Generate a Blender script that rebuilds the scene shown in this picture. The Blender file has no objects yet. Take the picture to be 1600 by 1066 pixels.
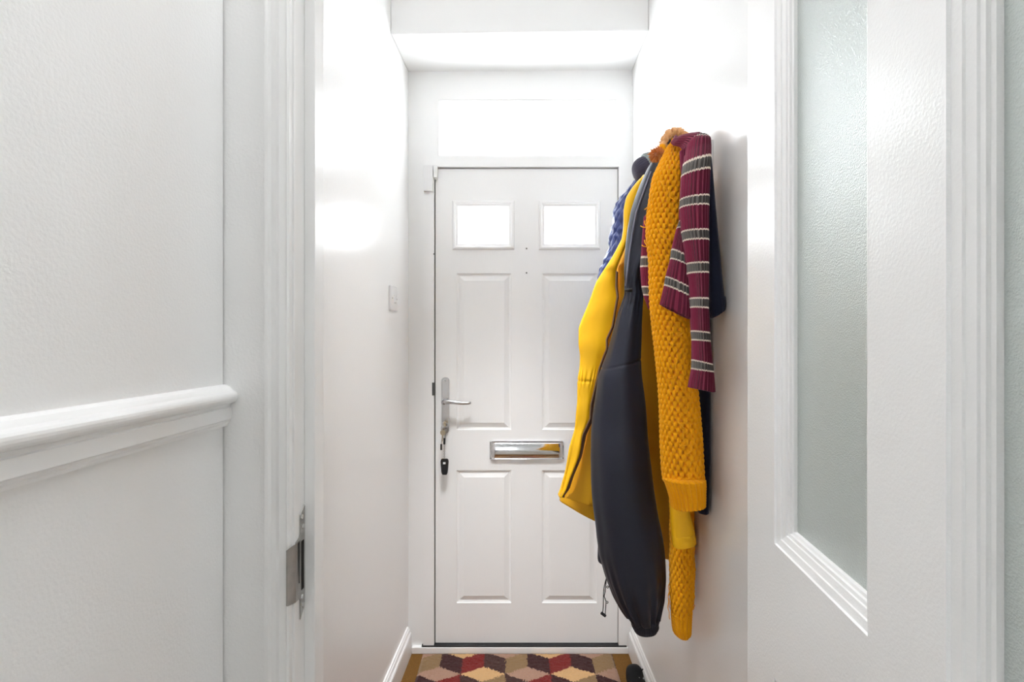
import bpy, bmesh, math, random
import numpy as np
from mathutils import Vector, Matrix
random.seed(7)
rng = np.random.default_rng(11)
SC = bpy.context.scene
COL = SC.collection
PI = math.pi
F = 800.0            # focal length in pixels of the 1600 px frame
H = 1.275            # eye height
HOR = 535.0          # horizon row

def P(x, y, Y):
    """photo pixel at a given depth -> world point"""
    return Vector(((x - 800.0) / F * Y, Y, H + (HOR - y) / F * Y))
def PX(x, Y): return (x - 800.0) / F * Y
def PZ(y, Y): return H + (HOR - y) / F * Y

# ------------------------------------------------------------------ materials
def srgb(r, g, b):
    f = lambda c: (c / 255.0 / 12.92) if c / 255.0 <= 0.04045 else ((c / 255.0 + 0.055) / 1.055) ** 2.4
    return (f(r), f(g), f(b), 1.0)

class NT:
    def __init__(s, name):
        s.m = bpy.data.materials.new(name); s.m.use_nodes = True
        s.t = s.m.node_tree; s.t.nodes.clear()
        s.out = s.t.nodes.new('ShaderNodeOutputMaterial')
    def n(s, typ, **kw):
        nd = s.t.nodes.new(typ)
        for k, v in kw.items():
            if k.startswith('_'): setattr(nd, k[1:], v)
            else: nd.inputs[k.replace('__', ' ')].default_value = v
        return nd
    def l(s, a, b): s.t.links.new(a, b)
    def math(s, op, a, b=None, c=None):
        nd = s.t.nodes.new('ShaderNodeMath'); nd.operation = op
        for i, v in enumerate((a, b, c)):
            if v is None: continue
            if isinstance(v, (int, float)): nd.inputs[i].default_value = v
            else: s.l(v, nd.inputs[i])
        return nd.outputs[0]
    def mix(s, fac, a, b):
        nd = s.t.nodes.new('ShaderNodeMix'); nd.data_type = 'RGBA'
        if isinstance(fac, (int, float)): nd.inputs[0].default_value = fac
        else: s.l(fac, nd.inputs[0])
        for i, v in ((6, a), (7, b)):
            if isinstance(v, tuple): nd.inputs[i].default_value = v
            else: s.l(v, nd.inputs[i])
        return nd.outputs[2]

def simple(name, col, rough=0.5, metal=0.0, bump=0.0, scale=200.0, spec=0.5, var=0.0, varscale=6.0, sheen=0.0, coat=0.0, stretch=None, detail=3.0, bdist=0.001):
    t = NT(name)
    b = t.n('ShaderNodeBsdfPrincipled', Base__Color=col, Roughness=rough, Metallic=metal)
    b.inputs['Specular IOR Level'].default_value = spec
    b.inputs['Sheen Weight'].default_value = sheen
    b.inputs['Sheen Roughness'].default_value = 0.4
    b.inputs['Coat Weight'].default_value = coat
    tc = t.n('ShaderNodeTexCoord')
    src = tc.outputs['Object']
    if stretch:
        mp = t.n('ShaderNodeMapping'); mp.inputs['Scale'].default_value = stretch
        t.l(src, mp.inputs['Vector']); src = mp.outputs['Vector']
    if bump > 0:
        nz = t.n('ShaderNodeTexNoise', Scale=scale, Detail=detail)
        t.l(src, nz.inputs['Vector'])
        bp = t.n('ShaderNodeBump', Strength=bump, Distance=bdist)
        t.l(nz.outputs[0], bp.inputs['Height']); t.l(bp.outputs[0], b.inputs['Normal'])
    if var > 0:
        nz2 = t.n('ShaderNodeTexNoise', Scale=varscale, Detail=4.0)
        t.l(src, nz2.inputs['Vector'])
        dk = tuple(c * (1 - var) for c in col[:3]) + (1.0,)
        lt = tuple(min(1, c * (1 + var)) for c in col[:3]) + (1.0,)
        t.l(t.mix(nz2.outputs[0], dk, lt), b.inputs['Base Color'])
    t.l(b.outputs[0], t.out.inputs[0])
    return t.m

M = {}
M['wall'] = simple('white_wall_paint', (0.90, 0.90, 0.895, 1), 0.25, bump=0.16, scale=200, bdist=0.0012, spec=0.5)
M['wall_near'] = simple('white_room_paint', (0.90, 0.90, 0.895, 1), 0.42, bump=0.35, scale=240, bdist=0.0014, spec=0.45)
M['ceiling'] = simple('white_ceiling_paint', (0.90, 0.90, 0.895, 1), 0.7, bump=0.1, scale=150)
M['trim'] = simple('white_gloss_trim', (0.90, 0.90, 0.895, 1), 0.28, bump=0.12, scale=90, spec=0.5)
M['upvc'] = simple('white_upvc', (0.90, 0.90, 0.895, 1), 0.35, spec=0.45)
M['doorskin'] = simple('white_grained_door_skin', (0.90, 0.90, 0.895, 1), 0.40, bump=0.25, scale=60, stretch=(9.0, 9.0, 0.6), detail=5, bdist=0.0012, spec=0.45)
M['innerdoor'] = simple('white_eggshell_door_paint', (0.90, 0.90, 0.895, 1), 0.27, bump=0.25, scale=300, bdist=0.0012, spec=0.5)
M['black_rubber'] = simple('black_rubber', (0.012, 0.012, 0.013, 1), 0.5)
M['gap_grey'] = simple('grey_gasket', (0.10, 0.10, 0.10, 1), 0.6)
M['chrome'] = simple('polished_chrome', (0.78, 0.78, 0.79, 1), 0.07, metal=1.0)
M['satin'] = simple('worn_satin_chrome', (0.62, 0.62, 0.62, 1), 0.24, metal=1.0, bump=0.05, scale=50)
M['steel'] = simple('aged_steel', (0.45, 0.445, 0.43, 1), 0.33, metal=1.0, var=0.25, varscale=60, bump=0.05, scale=200)
M['brass'] = simple('nickel_key_metal', (0.55, 0.47, 0.34, 1), 0.28, metal=1.0)
M['plastic_w'] = simple('white_plastic', (0.82, 0.82, 0.82, 1), 0.3)
M['plastic_b'] = simple('black_plastic', (0.012, 0.012, 0.013, 1), 0.3)
M['hole'] = simple('dark_recess', (0.012, 0.010, 0.008, 1), 0.9)
M['darkgrey'] = simple('dark_grey_metal', (0.10, 0.10, 0.10, 1), 0.4, metal=0.6)
M['carpet'] = simple('brown_coir_matting', srgb(128, 92, 48), 0.95, bump=1.0, scale=420, var=0.35, varscale=160, bdist=0.004, spec=0.1)
M['boards'] = simple('warm_floor_boards', srgb(178, 168, 156), 0.45, var=0.2, varscale=5, stretch=(6, 0.6, 1))
M['anorak'] = simple('dark_navy_shell_fabric', srgb(27, 30, 44), 0.5, bump=0.35, scale=900, bdist=0.0006, sheen=0.06, spec=0.4)
M['anorak_lt'] = simple('slate_piping_fabric', srgb(120, 122, 138), 0.5, bump=0.2, scale=500)
M['cord'] = simple('black_cord', (0.012, 0.012, 0.014, 1), 0.6)
M['rain'] = simple('yellow_waxed_cotton', srgb(250, 190, 16), 0.5, bump=0.25, scale=700, bdist=0.0006, var=0.05, varscale=12, spec=0.4)
M['rain_in'] = simple('ochre_lining', srgb(226, 166, 14), 0.65, bump=0.3, scale=500, bdist=0.0008)
M['zip'] = simple('brown_zip_tape', srgb(112, 76, 56), 0.6, bump=0.4, scale=600)
M['zipteeth'] = simple('antique_zip_teeth', srgb(176, 140, 112), 0.35, metal=0.5)
M['puffer'] = simple('blue_quilted_nylon', srgb(52, 68, 128), 0.36, bump=0.3, scale=120, bdist=0.0015, spec=0.5)
M['mustard'] = simple('mustard_chunky_wool', srgb(255, 172, 16), 0.85, bump=0.7, scale=900, var=0.10, varscale=60, sheen=0.15, spec=0.15, bdist=0.0012)
M['jumper'] = simple('navy_fine_knit', srgb(34, 39, 58), 0.85, bump=0.6, scale=800, sheen=0.3, spec=0.15)
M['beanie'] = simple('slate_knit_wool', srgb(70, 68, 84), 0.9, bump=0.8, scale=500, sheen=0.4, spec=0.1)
M['beanie_rib'] = simple('grey_green_rib_wool', srgb(150, 160, 160), 0.9, bump=0.8, scale=500, sheen=0.3, spec=0.1)
M['orange_wool'] = simple('apricot_fleecy_wool', srgb(250, 188, 132), 0.95, bump=1.0, scale=260, var=0.18, varscale=120, sheen=0.5, spec=0.05, bdist=0.003)
M['pompom'] = simple('rust_pompom_wool', srgb(222, 150, 84), 0.95, var=0.25, varscale=80, sheen=0.4, spec=0.05)
M['shoe'] = simple('black_shoe_fabric', (0.008, 0.009, 0.011, 1), 0.6, bump=0.4, scale=500, spec=0.2)
M['shoe_in'] = simple('grey_shoe_lining', (0.30, 0.30, 0.30, 1), 0.8)
M['shoe_sole'] = simple('charcoal_rubber_sole', (0.012, 0.012, 0.013, 1), 0.6, spec=0.2)

def scarf_mat():
    t = NT('burgundy_striped_rib_knit')
    b = t.n('ShaderNodeBsdfPrincipled', Roughness=0.88)
    b.inputs['Specular IOR Level'].default_value = 0.12
    b.inputs['Sheen Weight'].default_value = 0.25
    uv = t.n('ShaderNodeUVMap'); uv.uv_map = 'UVMap'
    sp = t.n('ShaderNodeSeparateXYZ'); t.l(uv.outputs[0], sp.inputs[0])
    u, s = sp.outputs[0], sp.outputs[1]
    # jagged stitch edge
    jag = t.math('MULTIPLY', t.math('PINGPONG', t.math('MULTIPLY', u, 2.0), 0.5), 0.05)
    s2 = t.math('ADD', s, jag)
    d = t.math('ABSOLUTE', t.math('SUBTRACT', s2, t.math('ROUND', s2)))
    band = t.math('LESS_THAN', d, 0.168)
    inner = t.math('LESS_THAN', d, 0.118)
    # grey and burgundy ribs: a darker half imitates the shade between them
    rib = t.math('GREATER_THAN', t.math('FRACT', u), 0.55)
    grey = t.mix(rib, srgb(128, 122, 118), srgb(74, 70, 68))
    cream = srgb(236, 222, 206)
    burg = t.mix(rib, srgb(146, 50, 78), srgb(92, 25, 48))
    c1 = t.mix(band, burg, cream)
    c2 = t.mix(inner, c1, grey)
    t.l(c2, b.inputs['Base Color'])
    nz = t.n('ShaderNodeTexNoise', Scale=900.0, Detail=2.0)
    tc = t.n('ShaderNodeTexCoord'); t.l(tc.outputs['Object'], nz.inputs['Vector'])
    bp = t.n('ShaderNodeBump', Strength=0.6, Distance=0.001)
    t.l(nz.outputs[0], bp.inputs['Height']); t.l(bp.outputs[0], b.inputs['Normal'])
    t.l(b.outputs[0], t.out.inputs[0])
    return t.m
M['scarf'] = scarf_mat()

def clear_pane():
    t = NT('window_pane_glass')
    tr = t.n('ShaderNodeBsdfTransparent', Color=(0.97, 0.98, 0.985, 1))
    gl = t.n('ShaderNodeBsdfGlossy', Roughness=0.05)
    mx = t.n('ShaderNodeMixShader'); mx.inputs[0].default_value = 0.06
    t.l(tr.outputs[0], mx.inputs[1]); t.l(gl.outputs[0], mx.inputs[2])
    t.l(mx.outputs[0], t.out.inputs[0])
    return t.m
M['pane'] = clear_pane()

def obscure_glass():
    t = NT('obscured_textured_glass')
    b = t.n('ShaderNodeBsdfPrincipled', Roughness=0.30, IOR=1.5)
    b.inputs['Base Color'].default_value = (0.80, 0.87, 0.84, 1)
    b.inputs['Transmission Weight'].default_value = 0.62
    b.inputs['Specular IOR Level'].default_value = 0.9
    b.inputs['Coat Weight'].default_value = 1.0; b.inputs['Coat Roughness'].default_value = 0.24; b.inputs['Coat IOR'].default_value = 1.6
    tc = t.n('ShaderNodeTexCoord')
    vo = t.n('ShaderNodeTexVoronoi', Scale=520.0); t.l(tc.outputs['Object'], vo.inputs['Vector'])
    nz = t.n('ShaderNodeTexNoise', Scale=800.0, Detail=3.0); t.l(tc.outputs['Object'], nz.inputs['Vector'])
    h = t.math('ADD', vo.outputs[0], nz.outputs[0])
    bp = t.n('ShaderNodeBump', Strength=0.45, Distance=0.0010)
    t.l(h, bp.inputs['Height']); t.l(bp.outputs[0], b.inputs['Normal']); t.l(bp.outputs[0], b.inputs['Coat Normal'])
    t.l(b.outputs[0], t.out.inputs[0])
    return t.m
M['obscure'] = obscure_glass()

# ------------------------------------------------------------------ object helpers
def mesh_obj(name, verts, faces, mat, parent=None, smooth=False, uvs=None, mats=None, fmat=None):
    me = bpy.data.meshes.new(name)
    me.from_pydata([tuple(v) for v in verts], [], [tuple(f) for f in faces])
    if mats:
        for m in mats: me.materials.append(m)
        if fmat is not None: me.polygons.foreach_set('material_index', fmat)
    else:
        me.materials.append(mat)
    if uvs is not None:
        ul = me.uv_layers.new(name='UVMap')
        ul.data.foreach_set('uv', np.asarray(uvs, dtype=np.float32).ravel())
    bm = bmesh.new(); bm.from_mesh(me)
    bmesh.ops.recalc_face_normals(bm, faces=bm.faces)
    bm.to_mesh(me); bm.free()
    if smooth:
        me.polygons.foreach_set('use_smooth', [True] * len(me.polygons))
    me.update()
    o = bpy.data.objects.new(name, me); COL.objects.link(o)
    if parent is not None:
        o.parent = parent
        o.matrix_parent_inverse = parent.matrix_world.inverted() if parent.type != 'EMPTY' else Matrix.Translation(parent.location).inverted()
    return o

def thing(name, label, cat, loc=(0, 0, 0), group=None):
    o = bpy.data.objects.new(name, None); COL.objects.link(o)
    o.location = loc; o.empty_display_size = 0.05
    o['label'] = label; o['category'] = cat
    if group: o['group'] = group
    return o
def tag(o, label, cat, group=None):
    o['label'] = label; o['category'] = cat
    if group: o['group'] = group
    return o
def struct(o):
    o['kind'] = 'structure'; return o
def struct_root(name, loc):
    o = bpy.data.objects.new(name, None); COL.objects.link(o)
    o.location = loc; o.empty_display_size = 0.05; o['kind'] = 'structure'
    return o

class MB:
    """collects simple solids into one mesh"""
    def __init__(s): s.v = []; s.f = []
    def add(s, v, f):
        b = len(s.v); s.v += [Vector(p) for p in v]; s.f += [tuple(b + i for i in q) for q in f]; return s
    def box(s, x0, x1, y0, y1, z0, z1):
        v = [(x, y, z) for z in (z0, z1) for y in (y0, y1) for x in (x0, x1)]
        f = [(0, 2, 3, 1), (4, 5, 7, 6), (0, 1, 5, 4), (2, 6, 7, 3), (0, 4, 6, 2), (1, 3, 7, 5)]
        return s.add(v, f)
    def hexa(s, a, b):
        """8 points: 4 of one end loop, 4 of the other"""
        v = list(a) + list(b)
        n = len(a)
        f = [tuple(range(n))[::-1], tuple(range(n, 2 * n))] + [(i, (i + 1) % n, n + (i + 1) % n, n + i) for i in range(n)]
        return s.add(v, f)
    def tube(s, pts, r, n=8, cap=True, close=False):
        pts = [Vector(p) for p in pts]; k = len(pts)
        rr = r if isinstance(r, (list, tuple)) else [r] * k
        vs = []; up = None
        for i, p in enumerate(pts):
            if close: d = pts[(i + 1) % k] - pts[i - 1]
            else: d = pts[min(i + 1, k - 1)] - pts[max(i - 1, 0)]
            d = d.normalized() if d.length > 1e-9 else Vector((0, 0, 1))
            if up is None:
                up = Vector((0, 1, 0)) if abs(d.y) < 0.9 else Vector((1, 0, 0))
            a = d.cross(up)
            if a.length < 1e-6: a = d.cross(Vector((0.3, 0.5, 0.8)))
            a.normalize(); up = a.cross(d).normalized()
            for j in range(n):
                t = 2 * PI * j / n
                vs.append(p + a * (rr[i] * math.cos(t)) + up * (rr[i] * math.sin(t)))
        fs = []
        for i in range(k if close else k - 1):
            i2 = (i + 1) % k
            for j in range(n):
                j2 = (j + 1) % n
                fs.append((i * n + j, i * n + j2, i2 * n + j2, i2 * n + j))
        if cap and not close:
            fs.append(tuple(range(n))[::-1]); fs.append(tuple((k - 1) * n + j for j in range(n)))
        return s.add(vs, fs)
    def lathe(s, prof, c, ax, n=24):
        """prof: list of (radius, distance along ax)"""
        c = Vector(c); ax = Vector(ax).normalized()
        a = ax.cross(Vector((0, 0, 1)) if abs(ax.z) < 0.9 else Vector((1, 0, 0))).normalized(); b = ax.cross(a)
        vs = []; fs = []
        for r, d in prof:
            for j in range(n):
                t = 2 * PI * j / n
                vs.append(c + ax * d + a * (r * math.cos(t)) + b * (r * math.sin(t)))
        for i in range(len(prof) - 1):
            for j in range(n):
                j2 = (j + 1) % n
                fs.append((i * n + j, i * n + j2, (i + 1) * n + j2, (i + 1) * n + j))
        fs.append(tuple(range(n))[::-1]); fs.append(tuple((len(prof) - 1) * n + j for j in range(n)))
        return s.add(vs, fs)
    def extrude(s, prof, fn0, fn1):
        """closed 2D profile mapped at two ends"""
        return s.hexa([fn0(*p) for p in prof], [fn1(*p) for p in prof])
    def build(s, name, mat, parent=None, smooth=False, bevel=0.0, seg=2):
        o = mesh_obj(name, s.v, s.f, mat, parent, smooth)
        if bevel > 0:
            m = o.modifiers.new('bevel', 'BEVEL'); m.width = bevel; m.segments = seg; m.limit_method = 'ANGLE'; m.angle_limit = 0.6
        return o

def rrect(w, h, r, n=6):
    pts = []
    for cx, cy, a0 in ((w / 2 - r, h / 2 - r, 0), (-w / 2 + r, h / 2 - r, PI / 2), (-w / 2 + r, -h / 2 + r, PI), (w / 2 - r, -h / 2 + r, 1.5 * PI)):
        for i in range(n + 1):
            a = a0 + PI / 2 * i / n
            pts.append((cx + r * math.cos(a), cy + r * math.sin(a)))
    return pts

def panelled(u0, u1, v0, v1, panels, thick, fn, back=True):
    """a slab front with recessed or raised panels. panels: (pu0,pu1,pv0,pv1,loops,open). fn(u,v,w) -> world"""
    us = sorted({u0, u1} | {p[0] for p in panels} | {p[1] for p in panels})
    vs = sorted({v0, v1} | {p[2] for p in panels} | {p[3] for p in panels})
    V = []; Fc = []; idx = {}
    def vid(u, v, w):
        k = (round(u, 6), round(v, 6), round(w, 6))
        if k not in idx: idx[k] = len(V); V.append(fn(u, v, w))
        return idx[k]
    sides = (0.0, -thick) if back else (0.0,)
    for si, w in enumerate(sides):
        sg = 1 if si == 0 else -1
        for i in range(len(us) - 1):
            for j in range(len(vs) - 1):
                cu, cv = (us[i] + us[i + 1]) / 2, (vs[j] + vs[j + 1]) / 2
                if any(p[0] < cu < p[1] and p[2] < cv < p[3] for p in panels): continue
                Fc.append((vid(us[i], vs[j], w), vid(us[i + 1], vs[j], w), vid(us[i + 1], vs[j + 1], w), vid(us[i], vs[j + 1], w)))
        for (a, b, c, d, loops, op) in panels:
            # outer ring must use every grid vertex on the panel edge
            prev = None
            for k, (ins, dep) in enumerate(loops):
                q = [(a + ins, c + ins), (b - ins, c + ins), (b - ins, d - ins), (a + ins, d - ins)]
                ring = [vid(x, y, w + sg * dep) for x, y in q]
                if prev:
                    for e in range(4):
                        Fc.append((prev[e], prev[(e + 1) % 4], ring[(e + 1) % 4], ring[e]))
                prev = ring
            if not op: Fc.append(tuple(prev))
            else:
                if si == 0: hole = getattr(panelled, 'h', {}); hole[(a, b, c, d)] = prev; panelled.h = hole
                else:
                    o2 = panelled.h[(a, b, c, d)]
                    for e in range(4): Fc.append((o2[e], o2[(e + 1) % 4], prev[(e + 1) % 4], prev[e]))
    if back:
        for (p, q) in (((u0, v0), (u1, v0)), ((u1, v0), (u1, v1)), ((u1, v1), (u0, v1)), ((u0, v1), (u0, v0))):
            Fc.append((vid(p[0], p[1], 0), vid(q[0], q[1], 0), vid(q[0], q[1], -thick), vid(p[0], p[1], -thick)))
    return V, Fc

# ------------------------------------------------------------------ the setting
YD = 2.112          # face of the front door
YF = 2.098          # face of its frame
HC = 2.80           # hall ceiling
def XL(Y): return PX(637, 2.1) + 0.04 * (Y - 2.1)      # hall left wall
def XR(Y): return PX(988.5, 2.1) + 0.004 * (Y - 2.1)     # hall right wall
YW0, YW1 = 0.795, 0.870       # partition between room and hall
XRL = -0.449                  # room left wall
XRR = 1.25                    # room right wall
YB = -2.6
HR = 3.0
XJ = -0.338                   # left rebate
XJR = 0.424                   # right rebate

m = MB(); m.hexa([(XL(YW1), YW1, 0), (XL(2.2), 2.2, 0), (XL(2.2) - 0.1, 2.2, 0), (XL(YW1) - 0.1, YW1, 0)],
                 [(XL(YW1), YW1, HC), (XL(2.2), 2.2, HC), (XL(2.2) - 0.1, 2.2, HC), (XL(YW1) - 0.1, YW1, HC)])
struct(m.build('wall_left', M['wall']))
m = MB(); m.hexa([(XR(YW1), YW1, 0), (XR(2.2), 2.2, 0), (XR(2.2) + 0.1, 2.2, 0), (XR(YW1) + 0.1, YW1, 0)],
                 [(XR(YW1), YW1, HC), (XR(2.2), 2.2, HC), (XR(2.2) + 0.1, 2.2, HC), (XR(YW1) + 0.1, YW1, HC)])
struct(m.build('wall_right', M['wall']))
# front wall above / beside the frame
ZS = PZ(110, 2.1)             # soffit height
m = MB(); m.box(XL(2.1) - 0.1, XR(2.1) + 0.1, 2.2, 2.32, ZS - 0.02, HC)
struct(m.build('wall_front', M['wall']))
# dropped bulkhead over the door
YBK = 1.848
zl, zr = PZ(53, YBK), PZ(47.5, YBK)
xl, xr = XL(YBK), XR(YBK)
m = MB(); m.hexa([(xl, YBK, zl), (xr, YBK, zr), (XR(2.2), 2.2, ZS + .003), (XL(2.2), 2.2, ZS - .001)],
                 [(xl, YBK, HC), (xr, YBK, HC), (XR(2.2), 2.2, HC), (XL(2.2), 2.2, HC)])
struct(m.build('ceiling_bulkhead', M['ceiling'], bevel=0.004))
m = MB(); m.box(-0.62, 0.62, YW1, 2.2, HC, HC + 0.08)
struct(m.build('ceiling_hall', M['ceiling']))
m = MB(); m.box(-0.62, 0.62, YW0 + 0.02, 2.32, -0.06, 0.0)
struct(m.build('floor', M['carpet']))
# ---- near room
m = MB(); m.box(XRL - 0.1, XRL, YB, YW0, 0, HR)
struct(m.build('wall_room_left', M['wall_near']))
m = MB(); m.box(XRR, XRR + 0.1, YB, YW0, 0, HR)
struct(m.build('wall_room_right', M['wall_near']))
m = MB(); m.box(XRL - 0.1, XRR + 0.1, YB, YW1, HR, HR + 0.08)
struct(m.build('ceiling_room', M['ceiling']))
m = MB(); m.box(XRL - 0.1, XRR + 0.1, YB, YW0 + 0.02, -0.06, 0.0)
struct(m.build('floor_room', M['boards']))
# unseen block added on the left wall, keeping back light off the partition
m = MB(); m.box(XRL, -.22, -1.1, -.15, 0, HR)
struct(m.build('wall_light_block', M['wall_near']))
# back wall; its unseen window is added to light the hall and coats
wx0, wx1, wz0, wz1 = -0.42, 0.0, 0.5, 2.1
m = MB()
m.box(XRL - 0.1, wx0, YB - 0.1, YB, 0, HR); m.box(wx1, XRR + 0.1, YB - 0.1, YB, 0, HR)
m.box(wx0, wx1, YB - 0.1, YB, 0, wz0); m.box(wx0, wx1, YB - 0.1, YB, wz1, HR)
struct(m.build('wall_room_back', M['wall_near']))
w2 = struct_root('window_fill', (-0.21, YB - 0.05, wz0))
m = MB()
for a in (wx0, (wx0 + wx1) / 2 - 0.03, wx1 - 0.06): m.box(a, a + 0.06, YB - 0.08, YB - 0.02, wz0, wz1)
for a in (wz0, wz1 - 0.06): m.box(wx0 + .06, wx1 - .06, YB - 0.08, YB - 0.02, a, a + 0.06)
m.build('window_frame', M['upvc'], w2)
m = MB(); m.box(wx0 + .05, wx1 - .05, YB - 0.052, YB - 0.048, wz0 + .05, wz1 - .05)
m.build('pane', M['pane'], w2)
# partition wall (room side face), left and right of the doorway and above it
HD = 2.03
m = MB(); m.box(XRL - 0.1, XJ - 0.025, YW0 + 0.003, YW1, 0, HR)
struct(m.build('wall_doorway_left', M['wall_near']))
m = MB(); m.box(XJR + 0.025, XRR + 0.1, YW0 + 0.003, YW1, 0, HR)
struct(m.build('wall_doorway_right', M['wall_near']))
m = MB(); m.box(XJ - 0.025, XJR + 0.025, YW0 + 0.003, YW1, HD + 0.03, HR)
struct(m.build('wall_doorway_head', M['wall_near']))
# door lining with rebate + stop
YS = 0.833
m = MB()
m.box(XJ - 0.0255, XJ, YW0, YW1 + 0.002, 0, HD)
m.box(XJ, XJ + 0.0173, YS, YW1 + 0.002, 0, HD - 0.017)
m.box(XJR, XJR + 0.0255, YW0, YW1 + 0.002, 0, HD)
m.box(XJR - 0.0173, XJR, YS, YW1 + 0.002, 0, HD - 0.017)
m.box(XJ - 0.0255, XJR + 0.0255, YW0, YW1 + 0.002, HD, HD + 0.03)
m.box(XJ, XJR, YS, YW1 + 0.002, HD - 0.017, HD)
struct(m.build('trim_1', M['trim'], bevel=0.0012))
# architraves: moulded profile swept up
def architrave(name, x_in, sg):
    prof = [(0, 0), (0, .0125), (.004, .0135), (.0055, .0115), (.008, .0115), (.016, .0125), (.022, .0095), (.030, .0085), (.034, .0115), (.0385, .0120), (.0395, .009), (.0405, 0)]
    m = MB(); m.extrude(prof, lambda a, d: (x_in - sg * a, YW0 + 0.0032 - d, 0), lambda a, d: (x_in - sg * a, YW0 + 0.0032 - d, HD + .05))
    struct(m.build(name, M['trim']))
architrave('trim_2', XJ - 0.0035, 1)
architrave('trim_3', XJR + 0.0035, -1)
# dado rail on the room's left wall
dp = [(0, -.0655), (.004, -.0662), (.009, -.0685), (.0125, -.072)]
for k in range(9):
    a_ = math.radians(80 - 150 * k / 8); dp.append((.0130 + .0090 * math.cos(a_), -.0845 + .0100 * math.sin(a_)))
dp += [(.0105, -.0955), (.0100, -.1000), (.0130, -.1012), (.0130, -.1185), (.0118, -.1200), (.0098, -.1204), (.0098, -.1232), (.0072, -.1262), (.0066, -.1296), (0, -.130)]
m = MB(); m.extrude(dp, lambda a, d: (XRL + a, YB, H + d), lambda a, d: (XRL + a, YW0 + .003, H + d))
struct(m.build('trim_4', M['trim']))
# skirting boards in the hall
sp = [(0, 0), (.018, 0), (.018, .082), (.0165, .085), (.0165, .0885), (.0135, .0905), (.0105, .097), (.010, .103), (.0065, .106), (.0055, .111), (0, .113)]
m = MB(); m.extrude(sp, lambda a, z: (XL(YW1) + a, YW1 + .003, z), lambda a, z: (XL(2.09) + a, 2.092, z))
struct(m.build('baseboard_left', M['trim']))
m = MB(); m.extrude(sp, lambda a, z: (XR(YW1) - a, YW1 + .003, z), lambda a, z: (XR(2.09) - a, 2.092, z))
struct(m.build('baseboard_right', M['trim']))

# ------------------------------------------------------------------ front door
dx0, dx1 = PX(680.5, YD), PX(964.8, YD)
dz0, dz1 = PZ(1004.5, YD), PZ(264, YD)
fx0, fx1 = PX(661, YF), PX(988.5, 2.1)
# fixed frame and transom as trim; packer boards beside it
m = MB()
gx0, gx1 = PX(678, YF), PX(967, YF)
m.box(fx0, gx0, YF, 2.2, 0.0, PZ(134, YF))                       # left upright
m.box(gx1, XR(2.1) + .02, YF, 2.2, 0.0, PZ(134, YF))             # right upright
tz0, tz1 = PZ(240.5, YF), PZ(160, YF)
tx0, tx1 = PX(688, YF), PX(958, YF)
m.box(gx0, gx1, YF, 2.2, PZ(260.5, YF), tz0 - 0.012)             # transom bar
m.box(gx0, gx1, YF, 2.2, tz1 + 0.012, PZ(134, YF))               # head
m.box(gx0, tx0 - 0.012, YF, 2.2, tz0 - 0.012, tz1 + 0.012)
m.box(tx1 + 0.012, gx1, YF, 2.2, tz0 - 0.012, tz1 + 0.012)
struct(m.build('trim_5', M['upvc']))
m = MB()
m.box(XL(2.1) - .03, fx0, YF + .012, 2.2, 0.0, ZS + .01)          # packer board left
m.box(fx0, XR(2.1) + .03, YF + .012, 2.2, PZ(134, YF), ZS + .01)  # packer board top
struct(m.build('trim_6', M['trim']))
w1 = struct_root('window_1', ((tx0 + tx1) / 2, 2.13, tz0))
V, Fc = panelled(tx0 - .012, tx1 + .012, tz0 - .012, tz1 + .012, [(tx0 - .006, tx1 + .006, tz0 - .006, tz1 + .006, [(0, 0), (.003, -.004), (.007, -.010), (.0075, -.02)], True)], 0.06, lambda u, v, w: (u, YF + .002 - w, v))
mesh_obj('window_frame', V, Fc, M['upvc'], w1)
m = MB(); m.box(tx0 - .002, tx1 + .002, 2.128, 2.134, tz0 - .002, tz1 + .002)
m.build('pane', M['pane'], w1)
m = MB(); m.box(tx0, tx1, 2.126, 2.1275, tz1 - .0035, tz1 + .002)
m.build('gasket', M['gap_grey'], w1)
# dark rubber weather seal in the gap, threshold
m = MB()
m.box(gx0 - .004, gx0 + .02, YD + .014, YD + .02, 0.03, dz1 + .02)
m.box(gx1 - .02, gx1 + .004, YD + .014, YD + .02, 0.03, dz1 + .02)
m.box(gx0, gx1, YD + .014, YD + .02, dz1 - .012, PZ(260, YF) + .012)
struct(m.build('trim_7', M['black_rubber']))
m = MB(); m.box(XL(2.09) + .018, XR(2.09) - .018, 2.093, 2.2, 0, 0.0265)
struct(m.build('trim_8', M['trim'], bevel=.002))
m = MB(); m.box(PX(659, 2.1), PX(979, 2.1), 2.0945, 2.16, 0.0266, 0.0325)
struct(m.build('trim_9', M['black_rubber'], bevel=.0015))

fd = struct_root('door_1', ((dx0 + dx1) / 2, YD + .02, dz0))
up = [(0, 0), (.0015, -.0055), (.0095, -.0075), (.0275, -.0010), (.0295, 0.0002)]
glz = [(0, 0), (.0035, .0075), (.0085, .0095), (.0125, .0085), (.0145, .005), (.0235, .003), (.0275, -.004), (.028, -.016)]
def rect(x0, y0, x1, y1): return PX(x0, YD), PX(x1, YD), PZ(y1, YD), PZ(y0, YD)
cx = 823.0
pan = []
for (a, b, c, d) in ((713.5, 427.5, 799, 672), (713.5, 735, 799, 942.5)):
    pan.append(rect(a, b, c, d) + (up, False)); pan.append(rect(2 * cx - c, b, 2 * cx - a, d) + (up, False))
lights_px = ((707, 313.5, 804, 390.5), (841.5, 314, 938, 390.5))
for q in lights_px: pan.append(rect(*q) + (glz, True))
V, Fc = panelled(dx0, dx1, dz0, dz1, pan, 0.044, lambda u, v, w: (u, YD - w, v))
o = mesh_obj('door_leaf', V, Fc, M['doorskin'], fd)
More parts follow.
